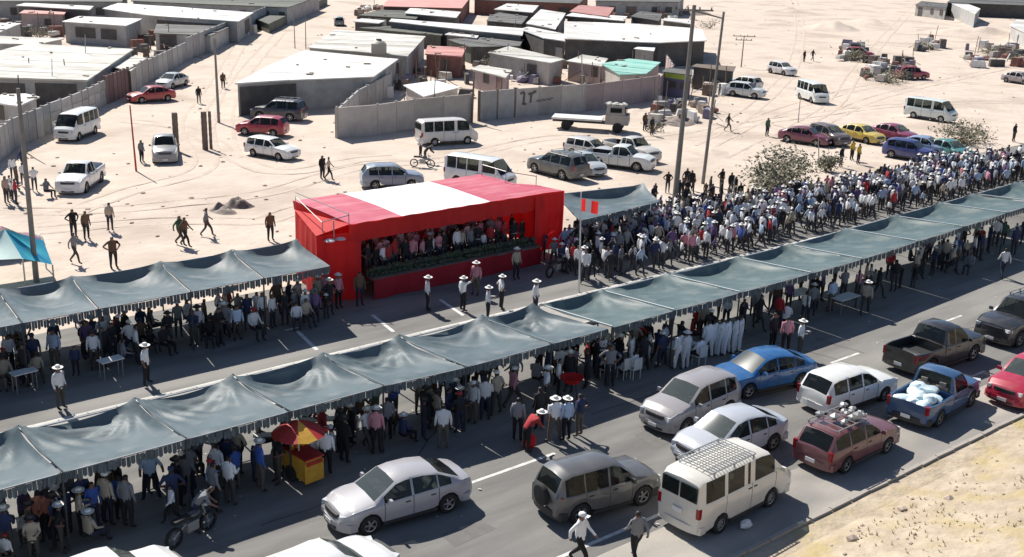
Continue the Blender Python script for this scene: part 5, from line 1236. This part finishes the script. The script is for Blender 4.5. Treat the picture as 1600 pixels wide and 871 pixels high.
SPECS['hatch'] = dict(L=4.15, W=1.73, H=1.60, xf=1.22, xr=-1.22, r=.33, belt=.98, rise=.02, lampz=.74, tailz=.98, mirror=.70, wiper=.95,
  top=[(-2.075, .95), (-2.0, 1.12), (-1.72, 1.50), (-1.2, 1.60), (0, 1.60), (.35, 1.53), (.98, 1.08), (1.7, .98), (1.98, .84), (2.075, .62)],
  zones=[(-2.0, -1.72, 'rw'), (.35, .98, 'ws'), (.98, 1.9, 'hood')], win=[(-1.62, -1.02), (-.97, -.13), (-.05, .78)], seams=[-.99, -.09, .80], doors=[(-.98, -.1, 'rear_door'), (-.08, .79, 'front_door')], handles=[-.8, .1], nose=.2, glass='glassl')
SPECS['suv_small'] = dict(L=3.95, W=1.62, H=1.64, xf=1.22, xr=-1.14, r=.34, belt=1.0, rise=0, lampz=.76, tailz=.98, mirror=.70, spare=True, dark_bumper=True,
  top=[(-1.975, 1.02), (-1.93, 1.10), (-1.72, 1.53), (-1.4, 1.63), (.1, 1.64), (.36, 1.56), (.92, 1.10), (1.6, 1.02), (1.88, .88), (1.975, .66)],
  zones=[(-1.93, -1.72, 'rw'), (.36, .92, 'ws'), (.92, 1.8, 'hood')], win=[(-1.66, -1.0), (-.95, -.13), (-.05, .74)], seams=[-.97, -.09, .76], doors=[(-.96, -.1, 'rear_door'), (-.08, .75, 'front_door')], handles=[-.8, .1], nose=.16, platez=.6)
SPECS['wagon'] = dict(L=4.25, W=1.68, H=1.47, xf=1.25, xr=-1.2, r=.30, belt=.93, rise=0, lampz=.68, tailz=.86, mirror=.66, vert_tail=True, dark_bumper=False,
  top=[(-2.125, .90), (-2.09, .95), (-1.78, 1.40), (-1.5, 1.47), (-.2, 1.47), (.25, 1.40), (.88, .98), (1.7, .90), (2.05, .78), (2.125, .6)],
  zones=[(-2.09, -1.78, 'rw'), (.25, .88, 'ws'), (.88, 2.0, 'hood')], win=[(-1.8, -1.08), (-1.0, -.2), (-.12, .68)], seams=[-1.04, -.16, .70], doors=[(-1.03, -.17, 'rear_door'), (-.15, .69, 'front_door')], handles=[-.85, .02], nose=.13)
SPECS['wagonrack'] = dict(SPECS['wagon'], rack=(-1.7, .1), slat=.35, H=1.49, belt=.97)
SPECS['suv'] = dict(L=4.75, W=1.86, H=1.82, xf=1.45, xr=-1.36, r=.38, belt=1.12, rise=0, lampz=.86, tailz=1.08, mirror=.78, vert_tail=True,
  top=[(-2.375, 1.10), (-2.33, 1.2), (-2.1, 1.72), (-1.7, 1.82), (0, 1.82), (.35, 1.75), (1.0, 1.2), (1.9, 1.12), (2.27, .98), (2.375, .7)],
  zones=[(-2.33, -2.1, 'rw'), (.35, 1.0, 'ws'), (1.0, 2.2, 'hood')], win=[(-2.0, -1.1), (-1.02, -.13), (-.05, .8)], seams=[-1.06, -.09, .82], doors=[(-1.05, -.1, 'rear_door'), (-.08, .81, 'front_door')], handles=[-.85, .1], nose=.14, rack=(-1.8, .1), slat=.8)
SPECS['van'] = dict(L=4.7, W=1.69, H=1.98, xf=1.22, xr=-1.30, r=.32, belt=1.22, rise=0, lampz=.78, tailz=1.02, mirror=1.55, vert_tail=True, sill=.3, steelrim=True, roofw=.86,
  top=[(-2.35, 1.28), (-2.31, 1.84), (-2.15, 1.96), (-1, 1.98), (.6, 1.98), (1.05, 1.92), (1.78, 1.24), (2.1, 1.06), (2.29, .92), (2.35, .66)],
  zones=[(1.05, 1.78, 'ws'), (1.78, 2.3, 'hood')], win=[(-2.05, -1.2), (-1.05, -.25), (-.08, .05), (.28, 1.3)], seams=[-1.12, .12, 1.35], doors=[(-1.1, .11, 'sliding_door'), (.13, 1.34, 'front_door')], handles=[0.0, .27], nose=.1, rack=(-1.75, .35), slat=.14, rearglass=[(-.66, -.03, 1.52, .48), (.03, .66, 1.52, .48)], rgx=-.005, platez=.86)
SPECS['minibus'] = dict(L=4.9, W=1.75, H=2.05, xf=1.5, xr=-1.35, r=.33, belt=1.18, rise=0, lampz=.78, tailz=1.02, mirror=1.85, vert_tail=True, sill=.3, steelrim=True, roofw=.86, wide_ws=True,
  top=[(-2.45, 1.25), (-2.41, 1.9), (-2.2, 2.03), (-1, 2.05), (.9, 2.05), (1.4, 1.98), (2.12, 1.16), (2.38, .98), (2.45, .66)],
  zones=[(1.4, 2.12, 'ws'), (2.12, 2.4, 'hood')], win=[(-2.2, -1.45), (-1.38, -.62), (-.55, .35), (.6, 1.65)], seams=[-.58, .45, 1.7], doors=[(-.57, .44, 'sliding_door'), (.46, 1.69, 'front_door')], handles=[.3, .62], nose=.1, rearglass=[(-.66, .66, 1.56, .5)], rgx=-.005)
def bedstuff(x0, x1): return []
SPECS['pickup'] = dict(L=5.1, W=1.80, H=1.74, xf=1.55, xr=-1.5, r=.37, belt=1.08, rise=0, lampz=.84, tailz=.92, mirror=.92, vert_tail=True, dark_bumper=False, liner=True,
  top=[(-2.55, 1.10), (-.72, 1.10), (-.60, 1.12), (-.42, 1.66), (-.15, 1.74), (.45, 1.74), (.62, 1.69), (1.18, 1.16), (2.1, 1.08), (2.45, .95), (2.55, .66)],
  zones=[(-.60, -.42, 'rw'), (.62, 1.18, 'ws'), (1.18, 2.4, 'hood')], win=[(-.35, .06), (.12, .98)], seams=[-.62, .09, 1.0], doors=[(-.61, .08, 'rear_door'), (.10, .99, 'front_door')], handles=[-.45, .25], nose=.14, bed=(-2.46, -.72, .72))
SPECS['oldpickup'] = dict(SPECS['pickup'], H=1.66, dark_bumper=True, liner=False, L=4.6, xf=1.4, xr=-1.3, r=.34, mirror=.8, top=[(-2.3, 1.02), (-.42, 1.02), (-.34, 1.04), (-.22, 1.60), (-.05, 1.66), (.45, 1.66), (.60, 1.60), (1.05, 1.08), (1.9, 1.0), (2.2, .88), (2.3, .66)], belt=1.0,
  zones=[(-.34, -.22, 'rw'), (.60, 1.05, 'ws'), (1.05, 2.2, 'hood')], win=[(-.12, .86)], seams=[-.38, .88], doors=[(-.37, .87, 'front_door')], handles=[-.2], bed=(-2.22, -.42, .66))
def glassify(m, f, tint):
    n = m.node_tree; o = n.nodes['Material Output']; b = n.nodes['Principled BSDF']; t = n.nodes.new('ShaderNodeBsdfTransparent'); t.inputs[0].default_value = tint; ms = n.nodes.new('ShaderNodeMixShader')
    ms.inputs[0].default_value = f; n.links.new(b.outputs[0], ms.inputs[1]); n.links.new(t.outputs[0], ms.inputs[2]); n.links.new(ms.outputs[0], o.inputs[0])
glassify(M['glass'], .5, (.55, .6, .58, 1)); glassify(M['glassl'], .4, (.7, .75, .73, 1))
_pr = {}
def proto(k):
    if k not in _pr: _pr[k] = vehicle_proto(SPECS[k])
    return _pr[k]
def veh(kind, rear, front, name, label, cat, color, side=1, group=None, detail=True, off=0, steer=0, z=0):
    """rear, front: image points of the contact of the two wheels on the visible side; the body lies beyond (+Y) for side=1"""
    a, c = G(*rear), G(*front); d = (c-a).normalized(); n = Vector((-d.y, d.x, 0)); 
    if n.y*side < 0: n = -n
    pr = proto(kind); sp = pr['sp']; m = (a+c)/2+n*(sp['W']/2-.1)-d*((sp['xf']+sp['xr'])/2); m.z = gz(m.x, m.y)-.01
    print(kind, label[:40], 'wheelbase', round((c-a).length, 2), 'spec', sp['xf']-sp['xr'])
    return put_vehicle(pr, name, label, cat, m, math.atan2(d.y, d.x), color, group, detail, steer)
def vehc(kind, px, py, deg, name, label, cat, color, group=None, detail=False):
    p = G(px, py); p.z = gz(p.x, p.y)-.01; return put_vehicle(proto(kind), name, label, cat, p, R(deg), color, group, detail)
g1 = 'cars parked on the near carriageway'
SILV, DGREY, WHT = (.52, .51, .53), (.13, .125, .12), (.78, .77, .73)
v1 = veh('sedan', (703, 799), (574, 836), 'parked_car', 'silver sedan facing left, the biggest car in front of the canopies', 'car', (.40, .39, .41), group=g1)
v2 = veh('suv_small', (906, 817), (1001, 789), 'parked_car', 'dark grey small off-roader with spare wheel on its back, facing right', 'car', (.10, .10, .10), group=g1)
v3 = veh('van', (1113, 837), (1208, 787), 'parked_van', 'white van with roof rack and dirty side, seen from behind', 'van', (.72, .68, .60), group=g1)
v4 = veh('hatch', (1143, 648), (1062, 682), 'parked_car', 'silver grey hatchback facing left beside the blue car', 'car', (.33, .31, .31), group=g1)
v5 = veh('sedan', (1206, 703), (1122, 733), 'parked_car', 'silver sedan with pale roof, half hidden behind the white van', 'car', (.48, .50, .54), group=g1)
v6 = veh('sedan', (1252, 605), (1165, 623), 'parked_car', 'bright blue car with glaring windscreen and white framed grille', 'car', (.015, .11, .30), group=g1)
v7 = veh('wagon', (1312, 650), (1383, 625), 'parked_car', 'white estate car seen from behind on the right', 'car', WHT, group=g1)
v8 = veh('wagonrack', (1320, 738), (1382, 708), 'parked_car', 'maroon estate car with roof rack near the roadside slope', 'car', (.16, .055, .06), group=g1)
v9 = veh('pickup', (1447, 588), (1522, 562), 'parked_pickup', 'black pickup with open dark bed facing right', 'pickup', (.022, .02, .02), group=g1)
v10 = veh('oldpickup', (1462, 668), (1516, 634), 'parked_pickup', 'old blue pickup with pale sacks in its bed', 'pickup', (.035, .09, .20), group=g1)
v11 = veh('suv', (1650, 520), (1580, 546), 'parked_car', 'black four-wheel drive at the right edge facing left', 'car', (.025, .025, .027), group=g1)
v12 = veh('hatch', (1668, 612), (1600, 645), 'parked_car', 'red car cut by the right edge of the photo', 'car', (.42, .02, .05), group=g1)
# two white cars cut by the bottom edge
pA = G(190, 955, 0); put_vehicle(proto('hatch'), 'parked_car', 'white car roof at the bottom edge, left one of two', 'car', (pA.x-.3, pA.y+.15, 0), R(4), (.8, .8, .78), g1)
pB = G(500, 935, 0); put_vehicle(proto('sedan'), 'parked_car', 'white car at the bottom edge below the silver sedan', 'car', (pB.x, pB.y, 0), R(6), (.8, .8, .78), g1)
# sacks in the blue pickup
o0 = v10.matrix_basis if False else Matrix.Translation(v10.location) @ Matrix.Rotation(v10.rotation_euler[2], 4, 'Z')
for i in range(9):
    q = MB(); q.blob((0, 0, 0), .34, seed=i, sub=2, sq=(1.1, .8, .55)); o = q.build('sack', M['cargo'], smooth=True, loc=o0 @ Vector((-1.9+.42*(i % 4), -.42+.4*(i//3), .9+.12*(i % 2))), rz=i*.7)
    tag(o, 'pale sack in the bed of the old blue pickup, '+['by the tailgate', 'second from the tailgate', 'third from the tailgate', 'by the cab'][i % 4]+', '+['left side', 'middle', 'right side'][i//3], 'sack', 'sacks in the blue pickup bed')
# luggage on the maroon estate's roof rack
o0 = Matrix.Translation(v8.location) @ Matrix.Rotation(v8.rotation_euler[2], 4, 'Z')
q = MB()
for i in range(14): q.blob((rnd.uniform(-.75, .75), rnd.uniform(-.45, .45), rnd.uniform(0, .12)), rnd.uniform(.1, .2), seed=i, sq=(1.3, 1, .7))
o = q.build('roof_luggage', M['steel'], loc=o0 @ Vector((-.5, 0, 1.62)), rz=v8.rotation_euler[2]); tag(o, 'grey bundle tied on the roof rack of the maroon estate car', 'bundle')
# cars on the sand
g2 = 'vehicles parked on the sandy lot'
veh('minibus', (153, 208), (119, 222), 'parked_minibus', 'white minibus facing left in front of the grey fence', 'minibus', (.78, .79, .76), group=g2)
veh('pickup', (161, 283), (132, 304), 'parked_pickup', 'white pickup facing left on the sand above the far canopies', 'pickup', (.78, .78, .76), group=g2)
vehc('pickup', 258, 247, -112, 'parked_pickup', 'dusty grey pickup facing the camera left of the gate pillars', 'pickup', (.30, .30, .29), g2)
veh('sedan', (260, 158), (224, 161), 'parked_car', 'red car with glaring pale windscreen in the side street', 'car', (.45, .05, .05), group=g2)
veh('sedan', (292, 134), (268, 140), 'parked_car', 'white grey car behind the red one in the side street', 'car', (.55, .56, .56), group=g2)
veh('hatch', (428, 214), (382, 211), 'parked_car', 'red car behind the white estate, left of the compound wall', 'car', (.38, .02, .04), group=g2)
veh('wagon', (392, 244), (440, 252), 'parked_car', 'small white estate car facing right in front of the red car', 'car', WHT, group=g2)
veh('suv', (452, 190), (408, 187), 'parked_car', 'dark car in the shade before the white warehouse opening', 'car', (.03, .035, .05), group=g2)
veh('minibus', (678, 228), (731, 225), 'parked_minibus', 'cream minibus facing right in front of the beige compound wall', 'minibus', (.70, .66, .60), group=g2)
veh('minibus', (712, 288), (772, 298), 'parked_minibus', 'white minibus facing right, half hidden by the red stage roof', 'minibus', (.75, .76, .76), group=g2)
veh('hatch', (598, 297), (632, 296), 'parked_car', 'grey blue car peeking over the white part of the stage roof', 'car', (.25, .30, .36), group=g2)
veh('suv', (876, 282), (838, 272), 'parked_car', 'dark four-wheel drive, left end of the row above the single canopy', 'car', (.11, .115, .11), group=g2)
veh('sedan', (905, 262), (942, 275), 'parked_car', 'silver car, second in the row above the single canopy', 'car', (.50, .53, .53), group=g2)
veh('pickup', (940, 262), (988, 268), 'parked_pickup', 'white pickup, third in the row above the single canopy', 'pickup', (.74, .76, .72), group=g2)
veh('pickup', (975, 240), (1022, 252), 'parked_pickup', 'beige white pickup at the right end of the row above the single canopy', 'pickup', (.62, .58, .52), group=g2)
veh('wagon', (1168, 142), (1142, 138), 'parked_car', 'white car just right of the dark store', 'car', (.70, .72, .70), group=g2)
vehc('hatch', 1165, 152, -70, 'parked_car', 'pale car parked below another right of the dark store', 'car', (.62, .64, .62), g2)
vehc('hatch', 1221, 116, -100, 'parked_car', 'white car alone on the open lot left of the white van', 'car', (.72, .70, .68), g2)
vehc('minibus', 1268, 158, -118, 'parked_van', 'white van facing the camera in the middle of the open lot', 'van', (.76, .78, .74), g2)
veh('minibus', (1422, 185), (1474, 193), 'parked_van', 'white van with dark side windows facing right on the open lot', 'van', (.70, .75, .70), group=g2)
veh('sedan', (1224, 222), (1280, 230), 'parked_car', 'maroon car left of the yellow one above the crowd', 'car', (.20, .045, .07), group=g2)
veh('hatch', (1292, 219), (1318, 226), 'parked_car', 'dark red car touching the right side of the maroon one', 'car', (.14, .10, .09), group=g2)
veh('sedan', (1332, 214), (1374, 223), 'parked_car', 'yellow car on the sand above the crowd', 'car', (.68, .50, .10), group=g2)
veh('sedan', (1385, 214), (1424, 222), 'parked_car', 'magenta car just behind the yellow one', 'car', (.26, .04, .09), group=g2)
veh('hatch', (1396, 248), (1434, 254), 'parked_car', 'dark blue car below the yellow one beside the crowd', 'car', (.04, .05, .20), group=g2)
veh('sedan', (1412, 238), (1462, 246), 'parked_car', 'pale blue car behind the dark blue one', 'car', (.25, .33, .50), group=g2)
veh('sedan', (1470, 240), (1512, 250), 'parked_car', 'teal green car under the grey green bush', 'car', (.06, .22, .20), group=g2)
veh('sedan', (1578, 127), (1618, 133), 'parked_car', 'greyish car cut by the right edge on the open lot', 'car', (.35, .30, .30), group=g2)
veh('hatch', (1338, 94), (1352, 99), 'parked_car', 'small red car beside the far scrub heap', 'car', (.32, .05, .05), group=g2) if False else vehc('hatch', 1342, 92, -60, 'parked_car', 'small red car beside the further scrub heap', 'car', (.35, .04, .05), g2)
veh('wagon', (898, 246), (930, 252), 'parked_car', 'pale car tucked behind the second one above the single canopy', 'car', (.6, .58, .55), group=g2)
vehc('hatch', 1424, 124, -30, 'parked_car', 'red car at the right end of the nearer scrub heap', 'car', (.36, .04, .06), g2)
vehc('wagon', 530, 40, 60, 'parked_car', 'distant grey car at the top of the sandy street', 'car', (.15, .19, .20), g2)
veh('sedan', (-18, 408), (18, 404), 'parked_car', 'dark red car at the left edge above the teal tent', 'car', (.25, .03, .04), group=g2)
# flatbed truck
pt = G(925, 203); tk = thing('flatbed_truck', 'dusty truck with long pale flatbed in front of the pinkish wall', 'truck', pt, R(-62), None)
aa, cc = G(876, 200), G(955, 205); dd = (cc-aa); tk.rotation_euler[2] = math.atan2(dd.y, dd.x)
MB().box((-1.3, 0, 1.0), (4.4, 2.1, .16)).build('flatbed', M['whitep'], tk); MB().box((-.3, 0, .72), (6.4, .8, .2)).build('chassis', M['plast'], tk)
q = MB(); q.prism([(1.2, -1), (3.1, -1), (3.2, -.9), (3.2, .9), (3.1, 1), (1.2, 1)], .7, 1.55); q.box((2.05, 0, 1.95), (1.7, 1.9, .8), taper=.86); q.build('cab', M['wallb'], tk)
MB().box((2.93, 0, 1.95), (.04, 1.6, .5), ry=-.15).build('windscreen', M['glass'], tk)
for s in (-1, 1): MB().box((2.1, s*.925, 1.95), (1.0, .04, .42)).build('side_window', M['glass'], tk)
for s in (-1, 1):
    MB().box((3.18, s*.7, 1.0), (.1, .3, .2)).build('headlight', M['lamp'], tk)
    for x in (2.3, -2.2): MB().lathe([(0, -.12), (.4, -.12), (.45, -.08), (.45, .08), (.4, .12), (0, .12)], 18, axis='y').build('wheel', M['rub'], tk, loc=(x, s*.92, .45), smooth=True)
q = MB()
for i in range(16): q.blob((rnd.uniform(1.2, 3), rnd.uniform(-.7, .7), 2.42), rnd.uniform(.15, .3), seed=i, sq=(1, 1, .5))
q.build('load', M['roofc'], tk)
# motorcycles
def bike(px, py, rz, lab, color=(.05, .05, .05)):
    p = G(px, py); t = thing('motorcycle', lab, 'motorcycle', p, rz, 'motorcycles')
    for x in (-.62, .62):
        wl = MB().lathe([(.24, -.04), (.3, -.045), (.31, 0), (.3, .045), (.24, .04), (.24, -.04)], 20, axis='y').build('wheel', M['rub'], t, loc=(x, 0, .31))
        MB().lathe([(0, .03), (.06, .03), (.06, -.03), (0, -.03)], 10, axis='y').tube((-.26, 0, 0), (.26, 0, 0), .01, n=4).tube((0, 0, -.26), (0, 0, .26), .01, n=4).build('hub', M['steel'], wl)
    o = MB().blob((.12, 0, .76), .2, sub=2, sq=(1.3, .7, .6), amp=.05).build('tank', M['paint'], t, smooth=True); o.color = color+(1,)
    MB().box((-.35, 0, .78), (.6, .24, .1), taper=.9).build('seat', M['rub'], t); MB().box((0, 0, .45), (.4, .22, .3)).build('engine', M['steel'], t)
    MB().tube((.62, 0, .31), (.42, 0, .95), .03, n=6).tube((.42, -.32, 1.02), (.42, .32, 1.02), .018, n=5).build('handlebar', M['steel'], t)
    MB().tube((-.62, 0, .31), (-.1, 0, .6), .025, n=5).tube((-.62, .13, .3), (.0, .13, .3), .035, n=6).build('frame', M['steel'], t)
    MB().lathe([(0, .02), (.09, 0), (.07, -.08), (0, -.1)], 10, (0, 0, 0)).build('headlight', M['lamp'], t, loc=(.55, 0, .92))
bike(300, 842, .3, 'dark motorcycle beside the bending person at lower left')
bike(660, 262, -.8, 'small motorcycle on the sand below the white minibus')
bike(870, 430, .2, 'dark motorcycle at the right foot of the red stage')
bike(1530, 508, .3, 'motorcycle standing left of the black four-wheel drive') if False else None
